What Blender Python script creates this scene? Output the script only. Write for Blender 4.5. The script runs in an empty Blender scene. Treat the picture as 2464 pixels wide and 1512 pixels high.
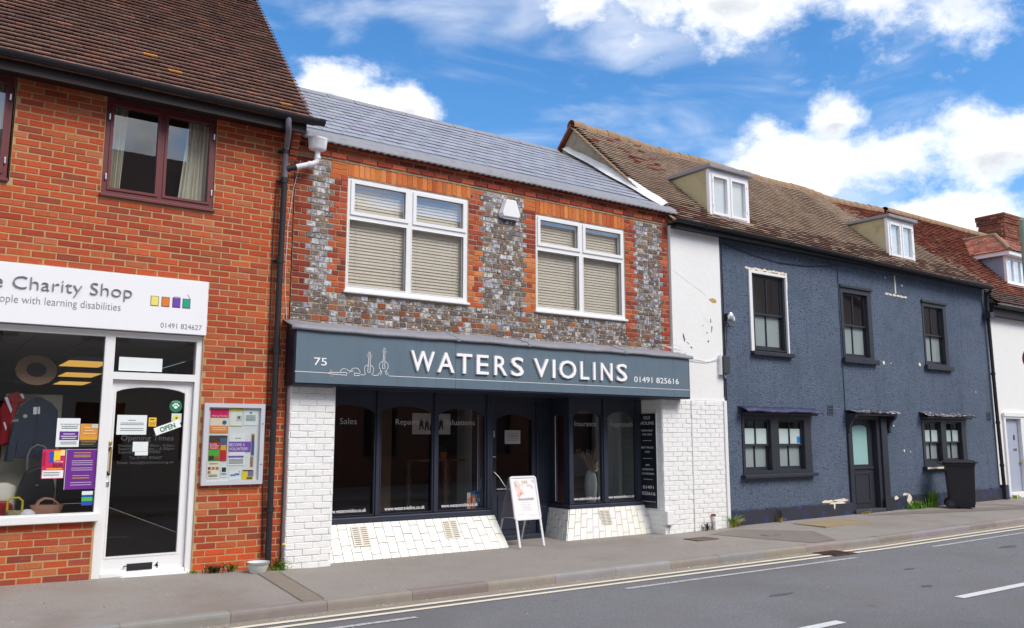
import bpy, math, random
from mathutils import Vector, Matrix, Euler
random.seed(11)
S = bpy.context.scene
COL = S.collection
RD = math.radians

# ---------------------------------------------------------------- camera
cam = bpy.data.objects.new('camera', bpy.data.cameras.new('camera'))
COL.objects.link(cam)
cam.data.sensor_width = 36.0
cam.data.lens = 2032.0 / 2464.0 * 36.0
cam.data.clip_end = 2000
cam.location = (0, -10.1, 1.5)
cam.rotation_euler = (RD(90 + 8.3155), 0, RD(55.275 - 90))
S.camera = cam
CAM = Vector(cam.location)

# ---------------------------------------------------------------- sky and sun
SUN_EL, SUN_AZ = RD(46), math.atan2(0.24, -0.6)      # azimuth clockwise from +Y
W = bpy.data.worlds.new('World'); S.world = W; W.use_nodes = True
nt = W.node_tree; nt.nodes.clear()
def nd(t, typ, **k):
    n = t.nodes.new(typ)
    for a, b in k.items(): setattr(n, a, b)
    return n
def setin(t, sock, v):
    if hasattr(v, 'is_linked') or isinstance(v, bpy.types.NodeSocket): t.links.new(v, sock)
    else: sock.default_value = v
def mth(t, op, a, b=None, c=None, clamp=False):
    n = nd(t, 'ShaderNodeMath', operation=op, use_clamp=clamp)
    for i, v in enumerate((a, b, c)):
        if v is not None: setin(t, n.inputs[i], v)
    return n.outputs[0]
def sstep(t, x, lo, hi):
    n = nd(t, 'ShaderNodeMapRange', interpolation_type='SMOOTHSTEP')
    setin(t, n.inputs[0], x); n.inputs[1].default_value = lo; n.inputs[2].default_value = hi
    return n.outputs[0]
def noise(t, vec, scale, detail=4, rough=.55, dist=0):
    n = nd(t, 'ShaderNodeTexNoise'); n.inputs['Scale'].default_value = scale
    n.inputs['Detail'].default_value = detail; n.inputs['Roughness'].default_value = rough
    n.inputs['Distortion'].default_value = dist
    if vec is not None: t.links.new(vec, n.inputs['Vector'])
    return n.outputs['Fac']
def mixc(t, f, a, b, mode='MIX'):
    n = nd(t, 'ShaderNodeMix', data_type='RGBA', blend_type=mode)
    setin(t, n.inputs[0], f); setin(t, n.inputs[6], a); setin(t, n.inputs[7], b)
    return n.outputs[2]
def mapping(t, vec, scale=(1, 1, 1), loc=(0, 0, 0), rot=(0, 0, 0)):
    n = nd(t, 'ShaderNodeMapping'); t.links.new(vec, n.inputs[0])
    n.inputs['Scale'].default_value = scale; n.inputs['Location'].default_value = loc; n.inputs['Rotation'].default_value = rot
    return n.outputs[0]

sky = nd(nt, 'ShaderNodeTexSky', sky_type='NISHITA', sun_disc=False)
sky.sun_elevation = SUN_EL; sky.sun_rotation = SUN_AZ
sky.air_density = 1.0; sky.dust_density = 0.2; sky.ozone_density = 3.0
hs = nd(nt, 'ShaderNodeHueSaturation'); hs.inputs['Saturation'].default_value = 1.27; hs.inputs['Value'].default_value = 1.0
nt.links.new(sky.outputs[0], hs.inputs['Color'])
tc = nd(nt, 'ShaderNodeTexCoord'); D_ = tc.outputs['Generated']
sp = nd(nt, 'ShaderNodeSeparateXYZ'); nt.links.new(D_, sp.inputs[0])
az = mth(nt, 'ARCTAN2', sp.outputs[1], sp.outputs[0]); el = mth(nt, 'ARCSINE', sp.outputs[2])
# cumulus heaps: azimuth (from +X), elevation, half widths in degrees
HEAPS = [(66.3, 21.6, 4.5, 2.4), (62.4, 22.2, 2.1, 1.8), (68.4, 22.6, 2.0, 1.8),
         (45.5, 30.8, 6.5, 4.2), (38.5, 29.8, 8.5, 5.4), (31, 28.6, 6.5, 5.2), (25.5, 27.2, 4.5, 4.4), (50.6, 28.2, 3.4, 1.4),
         (36.2, 17.3, 5.0, 2.9), (31.3, 17.0, 5.0, 2.4), (24.2, 17.3, 4.2, 2.7), (33.4, 19.8, 2.4, 1.5), (29, 12.8, 6.5, 1.9), (17, 15, 6, 5), (40.5, 14.8, 4.0, 1.3)]
q = None; low = None
for a, e, ra, re in HEAPS:
    du = mth(nt, 'MULTIPLY', mth(nt, 'SUBTRACT', az, RD(a)), 1 / RD(ra))
    dv = mth(nt, 'MULTIPLY', mth(nt, 'SUBTRACT', el, RD(e)), 1 / RD(re))
    r = mth(nt, 'SQRT', mth(nt, 'ADD', mth(nt, 'MULTIPLY', du, du), mth(nt, 'MULTIPLY', dv, dv)))
    k = mth(nt, 'SUBTRACT', 1.0, r)
    q = k if q is None else mth(nt, 'SMOOTH_MAX', q, k, 0.25)
    lw_ = mth(nt, 'MULTIPLY', mth(nt, 'MULTIPLY', dv, -1.0), mth(nt, 'MAXIMUM', k, 0.0))
    low = lw_ if low is None else mth(nt, 'MAXIMUM', low, lw_)
gen = mth(nt, 'MULTIPLY', mth(nt, 'SUBTRACT', noise(nt, mapping(nt, D_, (1, 1, 1.8)), 2.3, 3), .41), 3.2)
far = mth(nt, 'MAXIMUM', sstep(nt, mth(nt, 'ABSOLUTE', mth(nt, 'SUBTRACT', az, RD(46))), RD(30), RD(40)), sstep(nt, el, RD(31), RD(38)))
gen = mth(nt, 'SUBTRACT', gen, mth(nt, 'MULTIPLY', mth(nt, 'SUBTRACT', 1.0, far), 5.0))
q = mth(nt, 'MAXIMUM', q, gen)
fb = noise(nt, mapping(nt, D_, (1, 1, 1.4)), 11, 11, .62, .1)
dens = mth(nt, 'ADD', mth(nt, 'MULTIPLY', q, 1.0), mth(nt, 'MULTIPLY', mth(nt, 'SUBTRACT', fb, .52), 2.7))
cl = sstep(nt, dens, -.22, .66)
# thin high veil
veil = noise(nt, mapping(nt, D_, (2.2, 2.2, 7), rot=(0, .5, .2)), 2.4, 5, .5, .6)
veil = mth(nt, 'MULTIPLY', sstep(nt, veil, .42, .80), .62)
cl = mth(nt, 'MAXIMUM', cl, veil)
core = sstep(nt, dens, .1, .8)
gr = noise(nt, mapping(nt, D_, (1, 1, 2.0), (.3, .1, .05)), 9, 5, .5)
shade = mth(nt, 'MULTIPLY', core, sstep(nt, mth(nt, 'ADD', mth(nt, 'MAXIMUM', low, mth(nt, 'MULTIPLY', far, .12)), mth(nt, 'MULTIPLY', mth(nt, 'SUBTRACT', gr, .5), .9)), .02, .30))
ccol = mixc(nt, shade, (1, 1, 1, 1), (.54, .57, .62, 1))
bg1 = nd(nt, 'ShaderNodeBackground'); nt.links.new(hs.outputs[0], bg1.inputs[0]); bg1.inputs[1].default_value = .15
bg2 = nd(nt, 'ShaderNodeBackground'); nt.links.new(ccol, bg2.inputs[0]); bg2.inputs[1].default_value = .98
ms = nd(nt, 'ShaderNodeMixShader'); nt.links.new(cl, ms.inputs[0]); nt.links.new(bg1.outputs[0], ms.inputs[1]); nt.links.new(bg2.outputs[0], ms.inputs[2])
wo = nd(nt, 'ShaderNodeOutputWorld'); nt.links.new(ms.outputs[0], wo.inputs[0])

sl = bpy.data.lights.new('sun', 'SUN'); sl.energy = 2.3; sl.angle = RD(28); sl.color = (1, .93, .82)
so = bpy.data.objects.new('sun', sl); COL.objects.link(so); so.location = (6, -20, 25)
sd = Vector((math.sin(SUN_AZ) * math.cos(SUN_EL), math.cos(SUN_AZ) * math.cos(SUN_EL), math.sin(SUN_EL)))
so.rotation_euler = (-sd).to_track_quat('-Z', 'Y').to_euler()
vs = S.view_settings; S.display_settings.display_device = 'sRGB'
vs.view_transform = 'Standard'; vs.look = 'None'; vs.gamma = 1.0; vs.exposure = 0.45; vs.use_curve_mapping = False
S.render.engine = 'CYCLES'
S.cycles.max_bounces = 8; S.cycles.transparent_max_bounces = 16

# ---------------------------------------------------------------- helpers
def C(r, g, b):
    f = lambda u: (u / 12.92 if u <= .04045 else ((u + .055) / 1.055) ** 2.4)
    return (f(r / 255), f(g / 255), f(b / 255), 1)
WP = {}
def put(o, parent, w):
    COL.objects.link(o)
    w = Vector(w)
    if parent is not None:
        o.parent = parent; o.location = w - WP[parent.name]
    else: o.location = w
    WP[o.name] = w
    return o
def tag(o, label, cat, group=None):
    o['label'] = label; o['category'] = cat
    if group: o['group'] = group
    return o
def thing(name, label, cat, loc, group=None):
    o = bpy.data.objects.new(name, None); o.empty_display_size = .2
    put(o, None, loc); return tag(o, label, cat, group)
class MB:
    def __init__(s): s.v = []; s.f = []; s.c = []
    def add(s, vs_, fs, c=None):
        n = len(s.v); s.v += [tuple(v) for v in vs_]
        for f in fs: s.f.append([n + i for i in f]); s.c.append(c)
        return s
    def box(s, x0, x1, y0, y1, z0, z1, c=None):
        return s.add([(x0, y0, z0), (x1, y0, z0), (x1, y1, z0), (x0, y1, z0), (x0, y0, z1), (x1, y0, z1), (x1, y1, z1), (x0, y1, z1)],
                     [(3, 2, 1, 0), (4, 5, 6, 7), (0, 1, 5, 4), (1, 2, 6, 5), (2, 3, 7, 6), (3, 0, 4, 7)], c)
    def obox(s, M, dx, dy, dz, c=None):
        vs_ = [M @ Vector((a * dx / 2, b * dy / 2, e * dz / 2)) for a, b, e in [(-1, -1, -1), (1, -1, -1), (1, 1, -1), (-1, 1, -1), (-1, -1, 1), (1, -1, 1), (1, 1, 1), (-1, 1, 1)]]
        return s.add(vs_, [(3, 2, 1, 0), (4, 5, 6, 7), (0, 1, 5, 4), (1, 2, 6, 5), (2, 3, 7, 6), (3, 0, 4, 7)], c)
    def loft(s, A, B, c=None, cap=True):
        n = len(A); fs = [(i, (i + 1) % n, n + (i + 1) % n, n + i) for i in range(n)]
        if cap: fs += [tuple(range(n - 1, -1, -1)), tuple(range(n, 2 * n))]
        return s.add(list(A) + list(B), fs, c)
    def prism(s, poly, ax, a, b, c=None):      # poly in the two other axes (order x,y,z without ax)
        def P(p, t): return {'x': (t, p[0], p[1]), 'y': (p[0], t, p[1]), 'z': (p[0], p[1], t)}[ax]
        return s.loft([P(p, a) for p in poly], [P(p, b) for p in poly], c)
    def rings(s, rs, c=None, cap=True, closed=True):
        n = len(rs[0]); vs_ = [p for r in rs for p in r]; fs = []
        for k in range(len(rs) - 1):
            for i in range(n if closed else n - 1):
                j = (i + 1) % n; fs.append((k * n + i, k * n + j, (k + 1) * n + j, (k + 1) * n + i))
        if cap: fs += [tuple(range(n - 1, -1, -1)), tuple(range((len(rs) - 1) * n, len(rs) * n))]
        return s.add(vs_, fs, c)
    def tube(s, pts, r, n=8, c=None, r1=None):
        pts = [Vector(p) for p in pts]; rs = []; u = None
        for i, p in enumerate(pts):
            t = (pts[min(i + 1, len(pts) - 1)] - pts[max(i - 1, 0)]).normalized()
            if u is None: u = t.orthogonal().normalized()
            u = (u - t * u.dot(t)).normalized(); w = t.cross(u)
            rr = r if r1 is None else r + (r1 - r) * i / (len(pts) - 1)
            rs.append([p + (u * math.cos(k * 2 * math.pi / n) + w * math.sin(k * 2 * math.pi / n)) * rr for k in range(n)])
        return s.rings(rs, c)
    def lathe(s, prof, cx, cy, n=20, c=None, sx=1, sy=1, cap=True):
        return s.rings([[(cx + r * sx * math.cos(k * 2 * math.pi / n), cy + r * sy * math.sin(k * 2 * math.pi / n), z) for k in range(n)] for r, z in prof], c, cap)
    def panel(s, x0, x1, z0, z1, yf, yb, holes=(), c=None):
        xs = sorted({x0, x1, *[v for h in holes for v in h[:2] if x0 < v < x1]}); zs = sorted({z0, z1, *[v for h in holes for v in h[2:] if z0 < v < z1]})
        def solid(i, j):
            if i < 0 or j < 0 or i >= len(xs) - 1 or j >= len(zs) - 1: return False
            x = (xs[i] + xs[i + 1]) / 2; z = (zs[j] + zs[j + 1]) / 2
            return not any(h[0] < x < h[1] and h[2] < z < h[3] for h in holes)
        Q = lambda *p: s.add(p, [(0, 1, 2, 3)], c)
        for i in range(len(xs) - 1):
            for j in range(len(zs) - 1):
                if not solid(i, j): continue
                a, b, e, f = xs[i], xs[i + 1], zs[j], zs[j + 1]
                Q((a, yf, e), (b, yf, e), (b, yf, f), (a, yf, f)); Q((b, yb, e), (a, yb, e), (a, yb, f), (b, yb, f))
                if not solid(i - 1, j): Q((a, yb, e), (a, yf, e), (a, yf, f), (a, yb, f))
                if not solid(i + 1, j): Q((b, yf, e), (b, yb, e), (b, yb, f), (b, yf, f))
                if not solid(i, j - 1): Q((a, yb, e), (b, yb, e), (b, yf, e), (a, yf, e))
                if not solid(i, j + 1): Q((a, yf, f), (b, yf, f), (b, yb, f), (a, yb, f))
        return s
    def mesh(s, name, org=(0, 0, 0), smooth=False):
        me = bpy.data.meshes.new(name); o = Vector(org)
        me.from_pydata([(v[0] - o.x, v[1] - o.y, v[2] - o.z) for v in s.v], [], s.f)
        if any(c is not None for c in s.c):
            at = me.color_attributes.new('Col', 'FLOAT_COLOR', 'CORNER'); buf = []
            for f, c in zip(s.f, s.c): buf += list(c or (1, 1, 1, 1)) * len(f)
            at.data.foreach_set('color', buf)
        if smooth: me.polygons.foreach_set('use_smooth', [True] * len(me.polygons))
        me.update(); return me
    def build(s, name, mat, parent=None, smooth=False, bev=0, kind=None, org=None):
        if org is None:
            lo = [min(v[i] for v in s.v) for i in range(3)]; hi = [max(v[i] for v in s.v) for i in range(3)]
            org = ((lo[0] + hi[0]) / 2, (lo[1] + hi[1]) / 2, lo[2])
        me = s.mesh(name, org, smooth); me.materials.append(mat)
        o = bpy.data.objects.new(name, me); put(o, parent, org)
        if bev:
            m = o.modifiers.new('bevel', 'BEVEL'); m.width = bev; m.segments = 2; m.limit_method = 'ANGLE'; m.angle_limit = RD(40)
        if smooth:
            m = o.modifiers.new('edges', 'EDGE_SPLIT'); m.split_angle = RD(42)
        if kind: o['kind'] = kind
        return o
def bx(name, mat, parent, x0, x1, y0, y1, z0, z1, bev=.003):
    return MB().box(x0, x1, y0, y1, z0, z1).build(name, mat, parent, bev=bev)

# ---- materials
def mat(name, col, rough=.65, var=.12, scale=7, bump=0, bscale=45, metal=0, spec=.4, spots=None, attr=False, stretch=(1, 1, 1), dirt=None, coat=0, trans=0):
    m = bpy.data.materials.new(name); m.use_nodes = True; t = m.node_tree; b = t.nodes['Principled BSDF']
    pos = nd(t, 'ShaderNodeNewGeometry').outputs['Position']
    v = mapping(t, pos, stretch)
    base = col
    if attr:
        oi = nd(t, 'ShaderNodeObjectInfo'); at = nd(t, 'ShaderNodeAttribute', attribute_name='Col')
        base = mixc(t, 1.0, oi.outputs['Color'], at.outputs['Color'], 'MULTIPLY')
    f = noise(t, v, scale, 5, .6)
    lo = mth(t, 'MULTIPLY_ADD', f, var * 4, 1 - var * 2)
    cc = nd(t, 'ShaderNodeCombineColor'); [t.links.new(lo, cc.inputs[i]) for i in range(3)]
    c = mixc(t, 1.0, base, cc.outputs[0], 'MULTIPLY')
    for (sc, a, e, col2, amt) in (spots or []):
        c = mixc(t, mth(t, 'MULTIPLY', sstep(t, noise(t, mapping(t, pos, (1, 1, 1), (sc * .37, 1.7, .3)), sc, 5, .62), a, e), amt), c, col2)
    if dirt:   # streaks of dirt, long in z
        c = mixc(t, mth(t, 'MULTIPLY', sstep(t, noise(t, mapping(t, pos, (9, 9, .6)), 1.0, 6, .65), .5, .8), dirt[1]), c, dirt[0])
    t.links.new(c, b.inputs['Base Color'])
    b.inputs['Roughness'].default_value = rough; b.inputs['Metallic'].default_value = metal
    b.inputs['Specular IOR Level'].default_value = spec; b.inputs['Coat Weight'].default_value = coat
    if trans: b.inputs['Subsurface Weight'].default_value = trans
    if bump:
        bn = nd(t, 'ShaderNodeBump'); bn.inputs['Strength'].default_value = bump; bn.inputs['Distance'].default_value = .02
        t.links.new(noise(t, v, bscale, 4, .6), bn.inputs['Height']); t.links.new(bn.outputs[0], b.inputs['Normal'])
    return m
def glassmat(name, tint=(.92, .94, .94, 1), rough=0.0, refl=1.0):
    m = bpy.data.materials.new(name); m.use_nodes = True; t = m.node_tree; t.nodes.clear()
    tr = nd(t, 'ShaderNodeBsdfTransparent'); tr.inputs[0].default_value = tint
    gl = nd(t, 'ShaderNodeBsdfGlossy'); gl.inputs['Roughness'].default_value = rough; gl.inputs[0].default_value = (.95, .97, 1, 1)
    fr = nd(t, 'ShaderNodeFresnel'); fr.inputs[0].default_value = 1.52
    pos = nd(t, 'ShaderNodeNewGeometry').outputs['Position']
    bn = nd(t, 'ShaderNodeBump'); bn.inputs['Strength'].default_value = .012; t.links.new(noise(t, pos, 1.6, 1), bn.inputs['Height']); t.links.new(bn.outputs[0], gl.inputs['Normal'])
    x = nd(t, 'ShaderNodeMixShader'); gg = nd(t, 'ShaderNodeNewGeometry'); t.links.new(mth(t, 'MULTIPLY', mth(t, 'MULTIPLY', fr.outputs[0], refl), mth(t, 'SUBTRACT', 1.0, gg.outputs['Backfacing'])), x.inputs[0]); t.links.new(tr.outputs[0], x.inputs[1]); t.links.new(gl.outputs[0], x.inputs[2])
    t.links.new(x.outputs[0], nd(t, 'ShaderNodeOutputMaterial').inputs[0])
    return m
def emat(name, col, st):
    m = bpy.data.materials.new(name); m.use_nodes = True; b = m.node_tree.nodes['Principled BSDF']
    b.inputs['Base Color'].default_value = col; b.inputs['Emission Color'].default_value = col; b.inputs['Emission Strength'].default_value = st
    return m
K = {}
def flat(r, g, b, rough=.6):      # printed ink / plain paint
    k = (r, g, b, rough)
    if k not in K: K[k] = mat('ink_%d_%d_%d' % (r, g, b), C(r, g, b), rough, .04, 30)
    return K[k]
m_brick = mat('brick_fired', (1, 1, 1, 1), .85, .13, 26, .5, 90, attr=True, spots=[(34, .58, .72, C(104, 54, 40), .45), (9, .60, .8, C(216, 168, 130), .2), (1.1, .5, .74, C(128, 66, 46), .3)])
m_glaze = mat('brick_glazed_header', (1, 1, 1, 1), .34, .18, 30, .5, 60, attr=True, spec=.6, spots=[(20, .47, .56, C(88, 78, 74), .8), (17, .55, .64, C(214, 217, 222), .85), (40, .62, .7, C(120, 70, 56), .6)])
m_pbrick = mat('brick_painted_white', C(240, 240, 240), .55, .035, 12, .45, 60, spots=[(5, .62, .8, C(202, 198, 194), .4)])
m_mortar1 = mat('mortar_buff', C(188, 156, 115), .95, .12, 30, .4, 120, spots=[(1.2, .5, .75, C(150, 116, 84), .6)])
m_mortar2 = mat('mortar_lime', C(176, 154, 128), .95, .15, 18, .4, 120, spots=[(3, .5, .7, C(120, 100, 88), .5)])
m_pmortar = mat('painted_joint', C(230, 230, 231), .7, .04, 10, .3, 60)
m_tile = mat('clay_tile', (1, 1, 1, 1), .85, .16, 20, .5, 70, attr=True, spots=[(26, .62, .72, C(206, 200, 180), .75), (13, .66, .72, C(206, 140, 50), .8), (6, .55, .75, C(84, 66, 54), .4)])
m_tile3 = mat('clay_tile_lichened', (1, 1, 1, 1), .9, .16, 16, .5, 70, attr=True, spots=[(22, .64, .74, C(198, 184, 164), .5), (3, .52, .72, C(128, 108, 94), .45)])
m_tile4 = mat('clay_tile_red', (1, 1, 1, 1), .9, .16, 16, .5, 70, attr=True, spots=[(20, .64, .72, C(214, 196, 176), .7), (4, .55, .75, C(104, 66, 52), .5)])
m_slate = mat('roof_slate', (1, 1, 1, 1), .42, .08, 12, .2, 60, attr=True, spec=.5)
m_lead = mat('lead_sheet', C(138, 138, 146), .55, .10, 9, .25, 22, spots=[(6, .55, .75, C(86, 86, 100), .5), (14, .60, .75, C(160, 160, 172), .5)])
m_white = mat('white_gloss_paint', C(234, 234, 236), .32, .02, 8, .04, 30, spec=.5, spots=[(7, .66, .8, C(205, 203, 198), .35)])
m_upvc = mat('white_upvc', C(236, 236, 238), .28, .015, 8, spec=.5)
m_plaster = mat('white_painted_plaster', C(234, 234, 234), .7, .02, 3, .25, 14, spots=[(2.2, .6, .78, C(212, 210, 208), .5), (60, .70, .74, C(150, 146, 140), .25)])
m_maroon = mat('maroon_stained_timber', C(106, 48, 52), .45, .10, 14, .1, 60, stretch=(1, 1, 4))
m_dark = mat('dark_brown_timber', C(40, 28, 27), .55, .12, 9, .1, 40)
m_black = mat('black_plastic', C(34, 34, 40), .6, .10, 10, .05, 60)
m_greypipe = mat('faded_grey_plastic', C(110, 106, 118), .5, .10, 10)
m_wplastic = mat('white_plastic', C(234, 234, 238), .4, .03, 9, spots=[(6, .6, .8, C(196, 196, 200), .4)])
m_navy = mat('navy_sign_edge', C(24, 28, 46), .4, .08, 8)
m_board = mat('slate_blue_sign_panel', C(100, 117, 131), .42, .05, 2.5, .02, 50, dirt=(C(74, 92, 112), .45), spots=[(30, .68, .73, C(66, 82, 98), .5)])
m_front = mat('charcoal_blue_paint', C(50, 55, 70), .42, .08, 8, .05, 30)
m_cream = mat('cream_glazed_tile', (1, 1, 1, 1), .38, .05, 8, .08, 30, attr=True, spec=.5, spots=[(8, .62, .8, C(204, 198, 188), .4)])
m_grout = mat('tile_grout', C(186, 180, 171), .9, .1, 20)
m_render = None
m_trim = mat('charcoal_trim_paint', C(48, 50, 60), .45, .10, 10, .08, 40, spots=[(12, .66, .74, C(76, 80, 112), .6)])
m_plinth = mat('dark_plinth_paint', C(48, 50, 64), .6, .12, 6, .3, 25, spots=[(3.5, .52, .60, C(48, 62, 120), .7), (8, .60, .70, C(36, 38, 48), .6)])
m_scar = mat('bare_plaster', C(232, 222, 206), .9, .10, 20, .4, 50, spots=[(18, .55, .7, C(196, 170, 130), .7)])
m_beige = mat('beige_dormer_render', C(186, 174, 138), .8, .06, 5, .2, 40, spots=[(2.5, .5, .75, C(140, 126, 92), .6)])
m_silver = mat('aluminium', C(206, 208, 216), .3, .03, 12, metal=.75)
m_brass = mat('worn_brass', C(186, 150, 80), .35, .1, 20, metal=.8)
m_backing = mat('pale_backing', C(226, 230, 232), .9, .05, 4, stretch=(14, 1, .6))  # pale, vertically streaked sheet behind the dormer panes
m_frost = mat('frosted_grey_film', C(172, 178, 180), .5, .06, 2.5)
m_filmw = mat('white_window_film', C(226, 236, 236), .5, .02, 4)
m_dkint = mat('dark_interior', C(60, 46, 44), .9, .15, 2)
m_vint = mat('maroon_interior_wall', C(96, 52, 50), .9, .15, 1.5)
m_slat = mat('blind_slat', C(240, 229, 214), .55, .04, 6)
m_curtain = mat('cream_curtain', C(226, 222, 206), .9, .05, 8)
m_glass = glassmat('window_glass')
m_glass_up = glassmat('upper_window_glass', (.93, .94, .94, 1), 0, 3.8)
m_glass_shop = glassmat('shop_glass', (.86, .87, .88, 1), 0, 1.5)
m_ink = flat(40, 40, 44); m_wink = flat(246, 246, 248, .45)
m_paper = mat('white_paper', C(228, 234, 236), .8, .02, 10)

# ---- unit pieces: bricks and tiles share mesh data
def unit_brick(seed):
    R = random.Random(seed); j = lambda a: R.uniform(-a, a); mb = MB()
    o = [(-.5, .5, -.5), (.5, .5, -.5), (.5, .5, .5), (-.5, .5, .5)]  # open back
    b = [(-.5 + j(.006), -.30, -.5 + j(.03)), (.5 + j(.006), -.30, -.5 + j(.03)), (.5 + j(.006), -.30, .5 + j(.03)), (-.5 + j(.006), -.30, .5 + j(.03))]
    f = [(p[0] * (1 - .035 - abs(j(.015))), -.5, p[2] * (1 - .10 - abs(j(.06)))) for p in b]
    mb.add(o + b + f, [(8, 9, 10, 11)] + [(4 + i, 4 + (i + 1) % 4, 8 + (i + 1) % 4, 8 + i) for i in range(4)] + [(i, (i + 1) % 4, 4 + (i + 1) % 4, 4 + i) for i in range(4)], (1, 1, 1, 1))
    return mb
def unit_box():
    return MB().box(-.5, .5, -.5, .5, -.5, .5, (1, 1, 1, 1))
UB = [unit_brick(i) for i in range(5)]; UX = [unit_box()]
_um = {}
def pieces(parent, name, items, m, units=UB, limit=300, rest=None, smooth=False):
    """items: (matrix, colour). The largest in view become objects, the others one joined mesh."""
    def wt(it):
        M = it[0]; p = M.translation; s = M.to_scale(); d = p - CAM
        n = sorted((s.x, s.y, s.z)); u = d.normalized()
        hid = 0 if (d.x * .57 + d.y * .82) > 0 and p.x > -.2 else -1e3
        return n[2] * n[1] / d.length_squared + hid
    items = sorted(items, key=wt, reverse=True); R = random.Random(len(items))
    for i, u in enumerate(units):
        k = (id(u), m.name)
        if k not in _um:
            me = u.mesh(name); me.materials.append(m); _um[k] = me
    pw = WP[parent.name]
    for M, c in items[:limit]:
        u = R.choice(units); o = bpy.data.objects.new(name, _um[(id(u), m.name)])
        l, r, s = M.decompose(); o.rotation_euler = r.to_euler(); o.scale = s; o.color = c
        put(o, parent, l)
    if len(items) > limit:
        mb = MB()
        for M, c in items[limit:]:
            u = R.choice(units); mb.add([M @ Vector(v) for v in u.v], u.f, c)
        o = mb.build(rest or name + '_field', m, parent, kind='stuff'); o.color = (1, 1, 1, 1)
def Mx(x0, x1, y0, y1, z0, z1, rot=None):
    M = Matrix.Translation(((x0 + x1) / 2, (y0 + y1) / 2, (z0 + z1) / 2))
    if rot: M = M @ rot
    return M @ Matrix.Diagonal((x1 - x0, y1 - y0, z1 - z0, 1))
def MxY(x, d, y0, y1, z0, z1):          # a brick on a wall that faces -x: face at x, depth d
    M = Matrix.Translation((x + d / 2, (y0 + y1) / 2, (z0 + z1) / 2)) @ Matrix.Rotation(-math.pi / 2, 4, 'Z')
    return M @ Matrix.Diagonal((y1 - y0, d, z1 - z0, 1))
def vary(c, R, a=.12):
    k = 1 + R.uniform(-a, a); return (c[0] * k, c[1] * k * (1 + R.uniform(-.05, .05)), c[2] * k * (1 + R.uniform(-.05, .05)), 1)
def courses(x0, x1, z0, z1, g, L, mort, holes, R, header=False):
    """rectangles of bricks laid course by course around the holes"""
    out = []; n = int(round((z1 - z0) / g)); g = (z1 - z0) / n
    for i in range(n):
        za = z0 + i * g + mort / 2; zb = z0 + (i + 1) * g - mort / 2
        spans = [(x0, x1)]
        for h in holes:
            if min(zb, h[3]) - max(za, h[2]) > .3 * (zb - za):
                ns = []
                for a, b in spans:
                    if h[1] <= a or h[0] >= b: ns.append((a, b)); continue
                    if h[0] > a: ns.append((a, h[0]))
                    if h[1] < b: ns.append((h[1], b))
                spans = ns
        off = (i % 2) * L / 2 + R.uniform(-.012, .012)
        for a, b in spans:
            x = x0 - L + off; cuts = []
            while x < b + L:
                cuts.append(x + R.uniform(-.006, .006)); x += L
            for p, q_ in zip(cuts, cuts[1:]):
                p, q_ = max(p, a), min(q_, b)
                if q_ - p > .035: out.append((p + mort / 2, q_ - mort / 2, za + R.uniform(-.0015, .0015), zb + R.uniform(-.0015, .0015), i))
    return out
def roof(parent, name, x0, x1, ey, ez, ry, rz, tw, gauge, th, colf, m, skip=None, sag=None, limit=300, seed=1, lift=.004, left=None, step=None, gap=.004):
    R = random.Random(seed); L = math.hypot(ry - ey, rz - ez); a = math.atan2(rz - ez, ry - ey); n = int(L / gauge); items = []
    lay = math.atan2(step or th * 1.1, gauge * (1.0 if step else 1.1))
    for r in range(n):
        s = (r + .75) * gauge
        y = ey + math.cos(a) * s; z = ez + math.sin(a) * s
        x = x0 - (tw / 2 if r % 2 else 0)
        while x < x1:
            xa = max(x, x0 if left is None else left(y)); xb = min(x + tw, x1); x += tw
            if xb - xa < tw * .3: continue
            xc = (xa + xb) / 2
            if skip and skip(xc, y, z): continue
            dz = sag(xc, s / L) if sag else 0
            M = Matrix.Translation((xc, y, z + dz + th * .6 + R.uniform(0, lift))) @ Matrix.Rotation(a - lay + R.uniform(-.012, .012), 4, 'X') @ Matrix.Rotation(R.uniform(-.007, .007), 4, 'Y') @ Matrix.Rotation(R.uniform(-.01, .01), 4, 'Z') @ Matrix.Diagonal((xb - xa - gap, gauge * 1.55, th, 1))
            items.append((M, colf(xc, s / L, R)))
    pieces(parent, name, items, m, UX, limit, name + '_field')
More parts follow.
